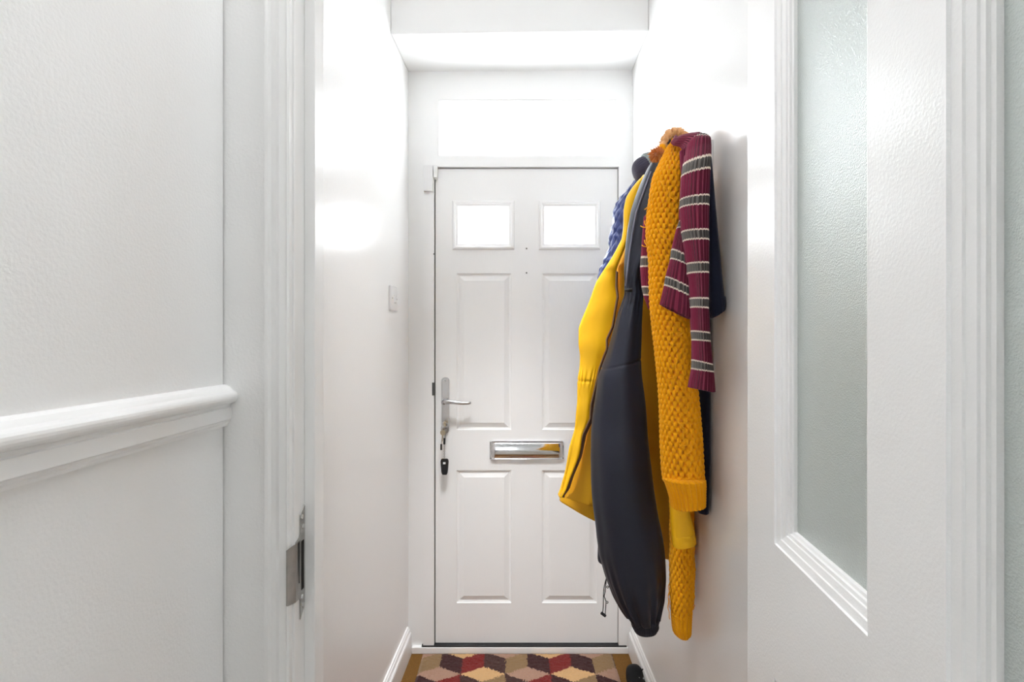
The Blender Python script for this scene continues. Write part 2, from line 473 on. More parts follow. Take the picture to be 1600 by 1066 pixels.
for q in lights_px:
    a, b, c, d = rect(*q)
    m = MB(); m.box(a + .024, b - .024, YD + .018, YD + .024, c + .024, d - .024)
    m.build('pane', M['pane'], fd)
for y in (388.5, 426.5):
    c = P(822.7, y, YD)
    m = MB(); m.lathe([(.0032, 0), (.0032, .0008), (.0018, .0012)], c, (0, -1, 0), 12); m.build('screw_hole', M['darkgrey'], fd)
c = P(678, 397, YF); m = MB(); m.lathe([(.003, 0), (.002, .001)], c, (0, -1, 0), 10); m.build('screw_hole', M['darkgrey'], fd)
# latch keep edge at the frame
m = MB(); m.box(PX(675.2, YF), PX(678.6, YF), YF - .003, YF + .01, PZ(618, YF), PZ(598, YF)); m.build('latch_keep', M['darkgrey'], fd, bevel=.0006)
# handle: long back plate, lever, screw
hx = PX(696.3, YD)
za, zb = PZ(677, YD), PZ(589.5, YD)
hp = []
for (w, h, r, d) in ((.0325, zb - za, .0155, 0.0), (.0325, zb - za, .0155, .007), (.027, zb - za - .006, .013, .0105)):
    hp.append([(hx + p[0], YD - d, (za + zb) / 2 + p[1]) for p in rrect(w, h, r, 6)])
m = MB()
n = len(hp[0]); vs = [p for r in hp for p in r]
fs = [(i * n + j, i * n + (j + 1) % n, (i + 1) * n + (j + 1) % n, (i + 1) * n + j) for i in range(2) for j in range(n)] + [tuple(2 * n + j for j in range(n))]
m.add(vs, fs)
dh = m.build('door_handle', M['satin'], fd)
lz = PZ(627, YD)
m = MB()
m.lathe([(.011, .009), (.011, .018), (.009, .022), (.0085, .042), (.0095, .048)], (hx - .002, YD, lz), (0, -1, 0), 20)
pts = []; rr = []
for i in range(15):
    t = i / 14
    pts.append((hx - .004 + t * .112, YD - .046 - .006 * math.sin(t * PI) + .004 * t, lz + .002 - .004 * t + .002 * math.sin(t * PI * 2)))
    rr.append(.0095 - .003 * t if i else .006)
rr[-1] = .0045
m.tube(pts, rr, 12)
m.build('lever', M['satin'], dh, smooth=True)
m = MB(); m.lathe([(.0042, .0102), (.0038, .0118)], (hx - .001, YD, PZ(595, YD)), (0, -1, 0), 12); m.build('screw', M['steel'], dh)
kz = PZ(663, YD)
m = MB(); m.lathe([(.0085, .010), (.0085, .016), (.0075, .0165)], (hx, YD, kz), (0, -1, 0), 20); m.build('lock_cylinder', M['steel'], dh)
# letter plate: chrome frame with a bulged flap
la, lb, lc, ld = rect(765, 688.5, 881.5, 718)
lw, lh = lb - la, ld - lc
lcx, lcz = (la + lb) / 2, (lc + ld) / 2
rings = []
for (w, h, r, d) in ((lw, lh, .006, 0), (lw, lh, .006, .006), (lw - .006, lh - .006, .005, .009), (lw - .012, lh - .012, .004, .006)):
    rings.append([(lcx + p[0], YD - d, lcz + p[1]) for p in rrect(w, h, r, 4)])
n = len(rings[0]); vs = [p for r in rings for p in r]
fs = [(i * n + j, i * n + (j + 1) % n, (i + 1) * n + (j + 1) % n, (i + 1) * n + j) for i in range(3) for j in range(n)] + [tuple(3 * n + j for j in range(n))]
lp = mesh_obj('letter_plate', vs, fs, M['chrome'], fd)
vs = []; fs = []
nx_, nz_ = 18, 12
for j in range(nz_ + 1):
    for i in range(nx_ + 1):
        u, v = i / nx_, j / nz_
        bul = .0105 * (math.sin(PI * (0.10 + 0.85 * v)) ** 0.8) + .0012 * math.sin(PI * u)
        vs.append((lcx + (u - .5) * (lw - .016), YD - .0075 - bul, lcz + (v - .5) * (lh - .014)))
for j in range(nz_):
    for i in range(nx_):
        a = j * (nx_ + 1) + i; fs.append((a, a + 1, a + nx_ + 2, a + nx_ + 1))
o = mesh_obj('flap', vs, fs, M['chrome'], lp, smooth=True)
sm = o.modifiers.new('thick', 'SOLIDIFY'); sm.thickness = .0015

# ------------------------------------------------------------------ open glazed room door
ang = math.atan(95 / F)
hx_, hy_ = PX(1168, .8056), .8056
du = Vector((-math.sin(ang), -math.cos(ang), 0))        # from hinge edge to free edge
dn = Vector((-math.cos(ang), math.sin(ang), 0))         # out of the visible face
def D2(u, v, w): return Vector((hx_, hy_, 0)) + du * u + dn * w + Vector((0, 0, v))
mould = [(0, 0), (.0005, -.003), (.009, -.0045), (.0095, -.0065), (.017, -.0085), (.0175, -.0105), (.0215, -.011), (.022, -.0140), (.025, -.0150), (.0255, -.0185)]
st, op, mu = .108, .2225, .101
flat = [(0, 0), (.0005, -.003), (.009, -.0045), (.0095, -.0065), (.017, -.0085), (.0175, -.012), (.025, -.013), (.03, -.012), (.055, -.006), (.056, -.0055)]
zg0 = 1.0005; zl1 = H - 520 * .7035 / F
pan = []
for k in range(2):
    a = st + k * (op + mu)
    pan.append((a, a + op, zg0, 1.86, mould, True))
    pan.append((a, a + op, 0.21, zl1, flat, False))
panelled.h = {}
V, Fc = panelled(0, 2 * st + 2 * op + mu, 0.008, 1.985, pan, 0.044, D2)
gd = struct_root('door_2', (hx_, hy_, 0))
mesh_obj('door_leaf', V, Fc, M['innerdoor'], gd)
for k in range(2):
    a = st + k * (op + mu)
    q = [(a + .020, zg0 + .020), (a + op - .020, zg0 + .020), (a + op - .020, 1.84), (a + .020, 1.84)]
    m = MB(); m.hexa([D2(u, v, -.0195) for u, v in q], [D2(u, v, -.0240) for u, v in q])
    m.build('pane', M['obscure'], gd)
for z in (0.22, 1.78):
    m = MB(); m.tube([D2(-.004, z, -.046), D2(-.004, z + .1, -.046)], .005, 10); m.build('hinge', M['steel'], gd, smooth=True)

# ------------------------------------------------------------------ small fittings
# strike plate on the left rebate
def SPt(d, z, w=0.0): return (XJ + .0004 + w, YW0 + d, z)
zt, zb_ = PZ(790, .822), PZ(968, .815)
zc = (zt + zb_) / 2
skp = thing('strike_plate', 'worn steel strike plate screwed into the left door jamb', 'strike plate', (XJ, .815, zc))
hh = (zt - zb_) / 2
out_ = [(.036, hh - .004), (.034, hh), (.0185, hh - .013), (.0185, .047), (.016, .042), (.002, .039), (.002, -.053), (.0165, -.055), (.0185, -.060), (.0185, -hh), (.034, -hh + .014), (.036, -hh + .018)]
m = MB()
m.hexa([SPt(d, zc + z, 0) for d, z in out_], [SPt(d, zc + z, .0016) for d, z in out_])
m.build('plate', M['steel'], skp, bevel=.0003, seg=1)
path = [(XJ + .0020, YW0 + .0021), (XJ + .0012, YW0 - .0015), (XJ - .0016, YW0 - .0085), (XJ - .0040, YW0 - .0142), (XJ - .0060, YW0 - .0152)]
vs = []; fs = []
for k, (x, y) in enumerate(path):
    zz0, zz1 = zc - .053 + .0008 * k, zc + .039 - .0012 * k
    vs += [(x, y, zz0), (x, y, zz1), (x + .0004, y - .0014, zz1), (x + .0004, y - .0014, zz0)]
    if k:
        o_ = 4 * (k - 1)
        for q in range(4): fs.append((o_ + q, o_ + (q + 1) % 4, o_ + 4 + (q + 1) % 4, o_ + 4 + q))
fs += [(0, 1, 2, 3), (19, 18, 17, 16)]
mesh_obj('lip', vs, fs, M['steel'], skp)
m = MB(); m.box(XJ + .0022, XJ + .0026, YW0 + .0215, YW0 + .0305, zc - .044, zc + .034); m.build('bolt_hole', M['hole'], skp)
m = MB(); m.hexa([SPt(.008, zc + .036, .0024), SPt(.0125, zc + .038, .0024), SPt(.0125, zc - .028, .0024), SPt(.0105, zc - .028, .0024)],
                 [SPt(.008, zc + .036, .0028), SPt(.0125, zc + .038, .0028), SPt(.0125, zc - .028, .0028), SPt(.0105, zc - .028, .0028)]); m.build('latch_hole', M['hole'], skp)
for d, z in ((.024, hh - .017), (.0285, hh - .034), (.0245, -hh + .034), (.0285, -hh + .019)):
    m = MB(); m.lathe([(.0042, .0018), (.0042, .0022), (.0036, .0030), (.0012, .0026)], (XJ, YW0 + d, zc + z), (1, 0, 0), 16); m.build('screw', M['satin'], skp)
# light switch on the left hall wall
ys = 1.866; zs = PZ(467, ys)
tl = Vector((0.04, 1, 0)).normalized(); nl = Vector((1, -0.04, 0)).normalized()
base = Vector((XL(ys), ys, zs))
sw = thing('light_switch', 'small white square switch plate on the left hall wall', 'light switch', base)
rings = []
for (w, h, r, d) in ((.088, .090, .005, .0005), (.088, .090, .005, .007), (.082, .084, .004, .010)):
    rings.append([base + tl * p[0] + Vector((0, 0, p[1])) + nl * d for p in rrect(w, h, r, 4)])
n = len(rings[0]); vs = [p for r in rings for p in r]
fs = [(i * n + j, i * n + (j + 1) % n, (i + 1) * n + (j + 1) % n, (i + 1) * n + j) for i in range(2) for j in range(n)] + [tuple(2 * n + j for j in range(n)), tuple(range(n))[::-1]]
mesh_obj('plate', vs, fs, M['plastic_w'], sw)
m = MB()
m.hexa([base + tl * a + Vector((0, 0, b)) + nl * .010 for a, b in ((-.008, -.016), (.008, -.016), (.008, .016), (-.008, .016))],
       [base + tl * a + Vector((0, 0, b)) + nl * d for a, b, d in ((-.007, -.014, .0165), (.007, -.014, .0165), (.007, .014, .0125), (-.007, .014, .0125))])
m.build('rocker', M['plastic_w'], sw, bevel=.001)
for a in (-.030, .030):
    m = MB(); m.lathe([(.0034, .0098), (.0034, .0106), (.001, .0102)], base + tl * a, nl, 12); m.build('screw', M['satin'], sw)
# alarm contact at the top of the door
ac = thing('alarm_contact', 'small white plastic door contact at the top left of the front door', 'door sensor', P(673, 280, YF))
m = MB(); m.box(PX(663, YF), PX(677, YF), YF - .014, YF, PZ(300, YF), PZ(259.5, YF)); m.build('sensor', M['plastic_w'], ac, bevel=.0015)
m = MB(); m.box(PX(678, YF), PX(684, YF), YF - .014, YD, PZ(279, YF), PZ(259.5, YF)); m.build('magnet', M['plastic_w'], ac, bevel=.0015)

# bunch of keys hanging from the lock
kb = thing('key_bunch', 'bunch of keys with a black fob hanging from the front door lock', 'keys', (hx, YD - .02, kz))
def flat_loop(c, r, tube_r, ay, parent, name, mat, tilt=0.0):
    m = MB(); pts = []
    for i in range(24):
        a = 2 * PI * i / 24
        pts.append((c[0] + r * math.cos(a) * math.cos(ay), c[1] + r * math.cos(a) * math.sin(ay), c[2] + r * math.sin(a)))
    m.tube(pts, tube_r, 6, close=True); return m.build(name, mat, parent, smooth=True)
m = MB()   # key in the lock: bow seen nearly edge-on
m.box(hx - .001, hx + .001, YD - .030, YD - .016, kz - .004, kz + .004)
m.lathe([(.010, -.0011), (.0115, -.0006), (.0115, .0006), (.010, .0011)], (hx + .001, YD - .036, kz + .006), (1, .75, .1), 20)
m.build('key', M['brass'], kb)
flat_loop((hx - .001, YD - .038, kz - .010), .013, .0010, .35, kb, 'split_ring', M['steel'])
m = MB()
m.lathe([(.0095, -.0011), (.0115, -.0007), (.0115, .0007), (.0095, .0011)], (hx - .006, YD - .040, kz - .028), (.25, 1, .1), 20)
m.hexa([(hx - .010, YD - .0405, kz - .037), (hx - .003, YD - .0405, kz - .037), (hx - .007, YD - .039, kz - .064), (hx - .012, YD - .039, kz - .064)],
       [(hx - .010, YD - .0385, kz - .037), (hx - .003, YD - .0385, kz - .037), (hx - .007, YD - .037, kz - .064), (hx - .012, YD - .037, kz - .064)])
m.build('key', M['brass'], kb)
m = MB()
m.lathe([(.0085, -.001), (.0098, -.0006), (.0098, .0006), (.0085, .001)], (hx + .005, YD - .034, kz - .024), (-.5, 1, .1), 20)
m.hexa([(hx + .001, YD - .034, kz - .032), (hx + .007, YD - .034, kz - .032), (hx + .004, YD - .034, kz - .062), (hx + .001, YD - .034, kz - .062)],
       [(hx + .001, YD - .032, kz - .032), (hx + .007, YD - .032, kz - .032), (hx + .004, YD - .032, kz - .062), (hx + .001, YD - .032, kz - .062)])
m.build('key', M['steel'], kb)
m = MB(); m.tube([(hx - .001, YD - .038, kz - .022), (hx - .009, YD - .040, kz - .050), (hx - .0125, YD - .041, kz - .075)], .0009, 6); m.tube([(hx, YD - .038, kz - .022), (hx, YD - .039, kz - .052)], .0009, 6); m.build('link', M['steel'], kb, smooth=True)
m = MB(); m.box(hx - .016, hx - .009, YD - .044, YD - .038, kz - .098, kz - .074); m.build('tag', M['plastic_b'], kb, bevel=.001)
m = MB(); m.box(hx - .004, hx + .004, YD - .042, YD - .036, kz - .076, kz - .050); m.build('tag', M['plastic_b'], kb, bevel=.001)
m = MB()
for k in range(11):
    zc_ = kz - .076 - k * .0055
    pts = [(hx + .0003 + (.0022 * math.cos(a) if k % 2 else 0), YD - .039 + (0 if k % 2 else .0022 * math.cos(a)), zc_ + .0038 * math.sin(a)) for a in [2 * PI * i / 12 for i in range(12)]]
    m.tube(pts, .0008, 5, close=True)
m.build('chain', M['steel'], kb, smooth=True)
fz1, fz0 = PZ(717, YD - .04), PZ(742, YD - .04)
m = MB(); fr = []
for (s, d) in ((.80, -.0125), (1, -.010), (1, -.004), (.85, -.001)):
    ring = []
    for p in rrect(1.0, 1.0, .22, 5):
        wv = (.0325 if p[1] > 0 else .0325) * (0.5 + 0.5 * 1) * (1.0 + .34 * p[1]) * .95
        ring.append((hx + .001 + p[0] * wv * s * .95, YD - .036 + d + .004, (fz0 + fz1) / 2 + p[1] * (fz1 - fz0) * (0.9 + .1 * s)))
    fr.append(ring)
n = len(fr[0]); vs = [p for r in fr for p in r]
fs = [(i * n + j, i * n + (j + 1) % n, (i + 1) * n + (j + 1) % n, (i + 1) * n + j) for i in range(3) for j in range(n)] + [tuple(range(n))[::-1], tuple(3 * n + j for j in range(n))]
fob = mesh_obj('fob', vs, fs, M['plastic_b'], kb)
m = MB(); zc_ = PZ(724, YD - .045); m.box(hx - .0045, hx + .0055, YD - .0458, YD - .0445, zc_ - .004, zc_ + .004); m.build('button', M['plastic_w'], fob, bevel=.0005)

# ------------------------------------------------------------------ rug
rx0, rx1, ry1, ry0 = -.363, .407, 2.086, 1.10
cell = .0042
nx_ = int((rx1 - rx0) / cell); ny_ = int((ry1 - ry0) / cell)
xs = np.linspace(rx0, rx1, nx_ + 1); ys_ = np.linspace(ry1, ry0, ny_ + 1)
Xg, Yg = np.meshgrid(xs, ys_)
Zg = .0105 + rng.normal(0, .0011, Xg.shape)
edge = np.minimum(np.minimum(Xg - rx0, rx1 - Xg), np.minimum(ry1 - Yg, Yg - ry0))
Zg = np.where(edge < .010, Zg * (0.35 + 65 * edge), Zg); Zg = np.maximum(Zg, .001)
Xj = Xg + rng.normal(0, .0006, Xg.shape); Yj = Yg + rng.normal(0, .0006, Xg.shape)
vs = np.stack([Xj, Yj, Zg], -1).reshape(-1, 3).tolist()
W_, S_, E_ = .0858, .0440, .0955
R_ = S_ + E_; d0 = -.004; xpk = -.2823
fs = []; fm = []
side = {0: [1, 2, 3, 4, 1, 2, 1, 4], 1: [1, 2, 3, 4, 3, 2, 1, 4]}
def rug_col(X, D):
    X += random.gauss(0, .0012); D += random.gauss(0, .0016)
    q = (X - xpk) / W_
    ci = math.floor(q)
    tri = abs(((q + 1) % 2) - 1)      # 0 at peaks (even), 1 at valleys
    for r in range(-1, 9):
        tr = tri if r % 2 == 0 else 1 - tri
        z = d0 + r * R_ + S_ * tr
        if z <= D < z + E_:
            return side[r % 2][(ci + (0 if r % 2 == 0 else 1)) % 8]
        if D < z:
            # a top rhombus of row r, centred on that row's valley
            k = math.floor((q + (0 if r % 2 == 0 else 1)) / 2)
            return 0 if (k + r) % 2 == 0 else 5
    return 0
for j in range(ny_):
    for i in range(nx_):
        a = j * (nx_ + 1) + i
        fs.append((a, a + 1, a + nx_ + 2, a + nx_ + 1))
        fm.append(rug_col((xs[i] + xs[i + 1]) / 2, ry1 - (ys_[j] + ys_[j + 1]) / 2))
# skirt to the floor
def rugm(name, c): return simple(name, srgb(*c), 0.95, bump=0.9, scale=700, var=0.22, varscale=300, spec=0.05, sheen=0.2, bdist=0.003)
rms = [rugm('tan_pile', (212, 170, 120)), rugm('dark_brown_pile', (66, 36, 36)), rugm('deep_red_pile', (124, 38, 34)), rugm('brown_pile', (74, 48, 44)), rugm('khaki_pile', (144, 116, 82)), rugm('taupe_pile', (172, 136, 116))]
rug = mesh_obj('doormat', vs, fs, None, None, True, None, rms, fm)
tag(rug, 'patterned pile mat of tan, red and brown cubes before the front door', 'mat')

# ------------------------------------------------------------------ garment lofts
def smooth_arr(a, k):
    a = a.copy()
    for _ in range(k):
        b = a.copy(); b[1:-1] = (a[:-2] + 2 * a[1:-1] + a[2:]) / 4; a = b
    return a

def loft(name, rows, mat, parent, nu=64, nv=120, disp=None, ex=0.85, hollow=0.05, wall=.86, smooth=6, uvfn=None, tilt=None, topcap=True, shear=0.0):
    """rows: (xl, yl, xr, yr, Y, th[, s]); a closed soft tube with real depth.
    disp(a, t, C) -> outward displacement in metres, a = angle grid, t = 0..1 down the garment"""
    R = np.array([list(r) + ([0] if len(r) == 6 else []) for r in rows], float)
    ym = (R[:, 1] + R[:, 3]) / 2
    d = np.abs(np.diff(ym)) + .3 * np.abs(np.diff(R[:, 0])) + .3 * np.abs(np.diff(R[:, 2])) + 1e-6
    s = np.concatenate([[0], np.cumsum(d)]); s /= s[-1]
    t = np.linspace(0, 1, nv)
    G = np.stack([smooth_arr(np.interp(t, s, R[:, k]), smooth) for k in range(7)], 1)
    xl, yl, xr, yr, Y, th, sv = G.T
    PLx, PLz = (xl - 800) / F * Y, H + (HOR - yl) / F * Y
    PRx, PRz = (xr - 800) / F * Y, H + (HOR - yr) / F * Y
    a = np.linspace(0, 2 * PI, nu, endpoint=False)
    A, T = np.meshgrid(a, t)
    ca = np.sign(np.cos(A)) * np.abs(np.cos(A)) ** ex
    sa = np.sign(np.sin(A)) * np.abs(np.sin(A)) ** ex
    cx_, cz_ = (PLx + PRx) / 2, (PLz + PRz) / 2
    hx2, hz2 = (PRx - PLx) / 2, (PRz - PLz) / 2
    X = cx_[:, None] + hx2[:, None] * ca
    Z = cz_[:, None] + hz2[:, None] * ca
    Yw = Y[:, None] + th[:, None] * sa + shear * (X - cx_[:, None])
    hw = np.sqrt(hx2 ** 2 + hz2 ** 2)[:, None] + 1e-6
    nxv = np.cos(A) / hw; nyv = np.sin(A) / (th[:, None] + 1e-6)
    ln = np.sqrt(nxv ** 2 + nyv ** 2); nxv, nyv = nxv / ln, nyv / ln
    if disp is not None:
        dd = disp(A, T, (X, Yw, Z))
        X = X + nxv * dd; Yw = Yw + nyv * dd
    V = np.stack([X, Yw, Z], -1)
    rings = [V[i] for i in range(nv)]
    svl = list(sv)
    def shrink(ring, k, dz=0.0):
        c = ring.mean(0); q = c + (ring - c) * k; q[:, 2] = ring[:, 2] * 1.0 + dz; return q
    if topcap:
        top = rings[0]
        tops = [shrink(top, k, dz) for k, dz in ((.45, .006), (.8, .0035))]
        rings = tops + rings; svl = [svl[0]] * 2 + svl
    if hollow > 0:
        bt = rings[-1]
        rings = rings + [shrink(bt, (1 + wall) / 2, -.0012), shrink(bt, wall, .002), shrink(bt, wall * .92, hollow)]
        svl += [svl[-1]] * 3
    else:
        bt = rings[-1]
        rings = rings + [shrink(bt, .8, -.002), shrink(bt, .4, -.003)]; svl += [svl[-1]] * 2
    nr = len(rings)
    vs = np.concatenate(rings, 0)
    fs = []
    for i in range(nr - 1):
        b0, b1 = i * nu, (i + 1) * nu
        for j in range(nu):
            j2 = (j + 1) % nu
            fs.append((b0 + j, b0 + j2, b1 + j2, b1 + j))
    fs.append(tuple(range(nu))[::-1]); fs.append(tuple((nr - 1) * nu + j for j in range(nu)))
    uvs = None
    if uvfn:
        uvs = []
        for i in range(nr - 1):
            for j in range(nu):
                for (ii, jj) in ((i, j), (i, j + 1), (i + 1, j + 1), (i + 1, j)):
                    uvs.append((uvfn * jj / nu, svl[ii]))
        for ii in (0, nr - 1):
            for j in range(nu): uvs.append((uvfn * j / nu, svl[ii]))
    return mesh_obj(name, vs.tolist(), fs, mat, parent, True, uvs)

def folds(amp, ks, seed, twist=1.5, grow=(0.4, 1.0)):
    r = np.random.default_rng(seed)
    ph = r.uniform(0, 2 * PI, len(ks)); tw = r.uniform(-twist, twist, len(ks)); wob = r.uniform(0.5, 2.0, len(ks)); wp = r.uniform(0, 6, len(ks))
    def fn(A, T, C):
        o = 0
        for k, p, w, wb, q in zip(ks, ph, tw, wob, wp):
            o = o + np.sin(k * A + p + w * T * 2 + .6 * np.sin(wb * T * 5 + q)) / (k ** .6)
        return amp * o * (grow[0] + (grow[1] - grow[0]) * T)
    return fn
def wrinkles(amp, seed, fx=1.0, fz=1.0):
    r = np.random.default_rng(seed)
    K = [(r.normal(0, 60 * fx), r.normal(0, 60 * fx), r.normal(0, 90 * fz), r.uniform(0, 6)) for _ in range(9)]
    def fn(A, T, C):
        o = 0
        for kx, ky, kz_, p in K: o = o + np.sin(kx * C[0] + ky * C[1] + kz_ * C[2] + p)
        return amp * o / 3
    return fn
def plus(*fns): return lambda A, T, C: sum(f(A, T, C) for f in fns)

# ---- wall hooks behind the clothes
ZH = PZ(243, 1.27)
hook_txt = {1.262: 'white wall hook just behind the striped scarf, nearest the room', 1.42: 'white wall hook carrying the dark navy anorak',
            1.57: 'white wall hook carrying the yellow raincoat', 1.70: 'white wall hook carrying the blue quilted jacket, nearest the front door'}
hook0 = None
for yh, tx in hook_txt.items():
    loc = Vector((XR(yh), yh, ZH))
    if hook0 is None:
        hook0 = thing('coat_hook', tx, 'coat hook', loc, 'wall hooks behind the coats')
        m = MB(); m.box(loc.x - .006, loc.x, yh - .013, yh + .013, ZH - .032, ZH + .032); pa = m.build('back_plate', M['plastic_w'], hook0, bevel=.002)
        m = MB(); m.tube([loc + Vector((-.004, 0, .005)), loc + Vector((-.03, 0, .0)), loc + Vector((-.05, 0, .006)), loc + Vector((-.058, 0, .024))], [.006, .005, .005, .007], 10); pb = m.build('peg', M['plastic_w'], hook0, smooth=True)
        hk_parts = (pa, pb)
    else:
        r = hook0.copy(); COL.objects.link(r); r.location = loc; r['label'] = tx
        for ch in hk_parts:
            c = ch.copy(); COL.objects.link(c); c.parent = r
            c.matrix_parent_inverse = ch.matrix_parent_inverse.copy()

# ---- navy jumper flat against the wall
jm = thing('jumper', 'fine navy knitted jumper hanging flat against the wall behind the scarf', 'jumper', (.47, 1.25, PZ(250, 1.2)))
loft('sleeve', [(1100, 236, 1110, 236, 1.205, .008), (1103, 262, 1112, 258, 1.20, .012), (1104, 320, 1116.5, 318, 1.19, .016), (1104, 380, 1122, 378, 1.186, .020), (1104, 440, 1127.5, 436, 1.182, .022), (1105, 478, 1131, 468, 1.180, .022), (1106, 488, 1132, 476, 1.180, .022), (1112, 497, 1130.5, 484, 1.180, .018)],
     M['jumper'], jm, 48, 90, plus(folds(.0012, [3, 5], 4), lambda A, T, C: np.where(T > .90, .0014 * np.cos(30 * A) + .0012, 0)), hollow=.02)
loft('body', [(1094, 300, 1101, 300, 1.285, .012), (1091, 420, 1105, 420, 1.285, .03), (1090, 600, 1106.5, 600, 1.282, .03), (1089, 720, 1107, 720, 1.28, .03), (1091, 800, 1104.5, 798, 1.28, .026)],
     M['jumper'], jm, 48, 60, folds(.002, [3, 5], 5), hollow=.03)

# ---- striped scarf
scf = thing('striped_scarf', 'burgundy ribbed scarf with grey and cream stripes draped over the nearest hook', 'scarf', P(1088, 210, 1.17))
def rib(n, amp, e=1.0): return lambda A, T, C: amp * (np.abs(np.cos(n * A / 2)) ** e - .5)
NR = 11
def srow(xl, yl, xr, yr, Y, th, s): return (xl, yl, xr, yr, Y, th, s)
long_rows = [srow(1084, 213, 1105, 216, 1.185, .020, -.02 + 0.05), srow(1076, 222, 1107, 219, 1.178, .026, .30), srow(1073, 238, 1108, 228, 1.172, .026, .60), srow(1069.5, 262, 1108, 252, 1.146, .025, .92), srow(1067, 277, 1106.5, 269, 1.145, .025, 1.18),
             srow(1065.5, 312, 1105.5, 308, 1.143, .024, 1.85), srow(1065, 325, 1105, 323, 1.143, .024, 2.15), srow(1068, 362, 1104.5, 361, 1.141, .023, 2.84), srow(1070.5, 376, 1105, 376, 1.141, .023, 3.13), srow(1075.5, 413, 1104.5, 413, 1.138, .022, 3.86), srow(1077, 428, 1104.5, 428, 1.138, .022, 4.15),
             srow(1081, 467, 1104, 468, 1.136, .021, 4.85), srow(1081.5, 481, 1104, 483, 1.135, .021, 5.15), srow(1083, 518, 1106, 521, 1.133, .020, 5.85), srow(1084, 532, 1107, 534, 1.133, .020, 6.15), srow(1083, 563, 1110.5, 570, 1.130, .020, 6.85), srow(1082.5, 577, 1112, 581, 1.130, .020, 7.15), srow(1077, 605, 1114, 612, 1.128, .020, 7.7)]
loft('hanging_end', long_rows, M['scarf'], scf, 220, 260, plus(rib(2 * NR, .0044), folds(.0022, [2, 3], 8, .8)), ex=.8, hollow=.03, wall=.8, smooth=3, uvfn=2 * NR)
tail_rows = [srow(1062, 322, 1068, 322, 1.178, .006, .30), srow(1062, 346, 1070, 345, 1.172, .008, .85), srow(1058, 357, 1071, 356, 1.168, .010, 1.15), srow(1049.5, 391, 1075, 404, 1.160, .012, 1.86), srow(1048, 405, 1076, 416, 1.158, .012, 2.14), srow(1040, 433, 1078, 451, 1.153, .012, 2.85), srow(1038, 446, 1079, 464, 1.152, .012, 3.14), srow(1031.5, 476, 1079, 498, 1.150, .012, 3.72)]
loft('short_end', tail_rows, M['scarf'], scf, 200, 130, plus(rib(2 * NR, .0036), folds(.0012, [2, 3], 9, .5)), ex=.75, hollow=.03, wall=.8, smooth=3, uvfn=2 * NR)
loop_rows = [srow(1049, 222, 1057, 215, 1.223, .012, .18), srow(1053, 226, 1064, 212, 1.213, .016, .3), srow(1064, 228, 1076, 209, 1.203, .020, .45), srow(1070, 235, 1090, 207.5, 1.190, .024, .60), srow(1073, 240, 1099, 211, 1.183, .024, .85), srow(1076, 246, 1107.5, 214, 1.178, .020, 1.1), srow(1080, 262, 1109, 228, 1.173, .016, 1.3)]
loft('loop', loop_rows, M['scarf'], scf, 180, 90, rib(2 * NR, .0018), ex=.9, hollow=0, smooth=3, uvfn=2 * NR)
loft('inner_fold', [srow(1062, 238, 1075, 232, 1.185, .006, .25), srow(1063.5, 262, 1076, 260, 1.18, .006, .5), srow(1067, 290, 1076, 290, 1.175, .006, .7)], M['scarf'], scf, 80, 40, rib(16, .001), hollow=0, smooth=2, uvfn=16)
loft('hidden_end', [srow(1006, 340, 1016, 340, 1.313, .008, .2), srow(1003.5, 372, 1026, 372, 1.313, .010, .45), srow(1001.5, 404, 1030, 406, 1.313, .011, .86), srow(1000.5, 417, 1030, 418, 1.313, .011, 1.14), srow(1003, 449, 1030, 451, 1.313, .011, 1.86), srow(1005.5, 461, 1031, 463, 1.313, .011, 2.14), srow(1013, 482, 1032, 492, 1.313, .009, 2.5)],
     M['scarf'], scf, 140, 80, plus(rib(26, .0014), folds(.001, [2, 3], 3)), hollow=.02, smooth=3, uvfn=26)

# ---- mustard cardigan
cdg = thing('mustard_cardigan', 'chunky mustard bobble-knit cardigan, its sleeve hanging under the scarf', 'cardigan', P(1055, 225, 1.23))
def bobble(nb, nr, amp, t1):
    def fn(A, T, C):
        u = A / (2 * PI)
        v = T * nr + .18 * np.sin(2 * PI * u * 2 + 1.0) + .15 * np.sin(T * 23)
        un = u * nb + .10 * np.sin(T * 31)
        best = np.zeros_like(v); cr = np.zeros_like(v)
        j0 = np.floor(v + .5)
        for dj in (-1, 0, 1):
            jr = j0 + dj
            dv = v - jr                                  # + below the centre of the stitch
            off = .5 * np.mod(jr, 2)
            du = np.mod(un - off + .5, 1) - .5
            wd = .455 * np.clip(1.0 - .38 * dv, .4, 1.3)
            r2 = (du / wd) ** 2 + (dv / .86) ** 2
            h = np.sqrt(np.clip(1 - r2, 0, 1))
            c = np.exp(-(du / .075) ** 2)
            cr = np.where(h > best, c, cr); best = np.maximum(best, h)
        w = np.clip((t1 - T) * 40, 0, 1)
        return amp * (best - .75 - .16 * cr * best - .75 * np.exp(-(best / .25) ** 2)) * w
    return fn
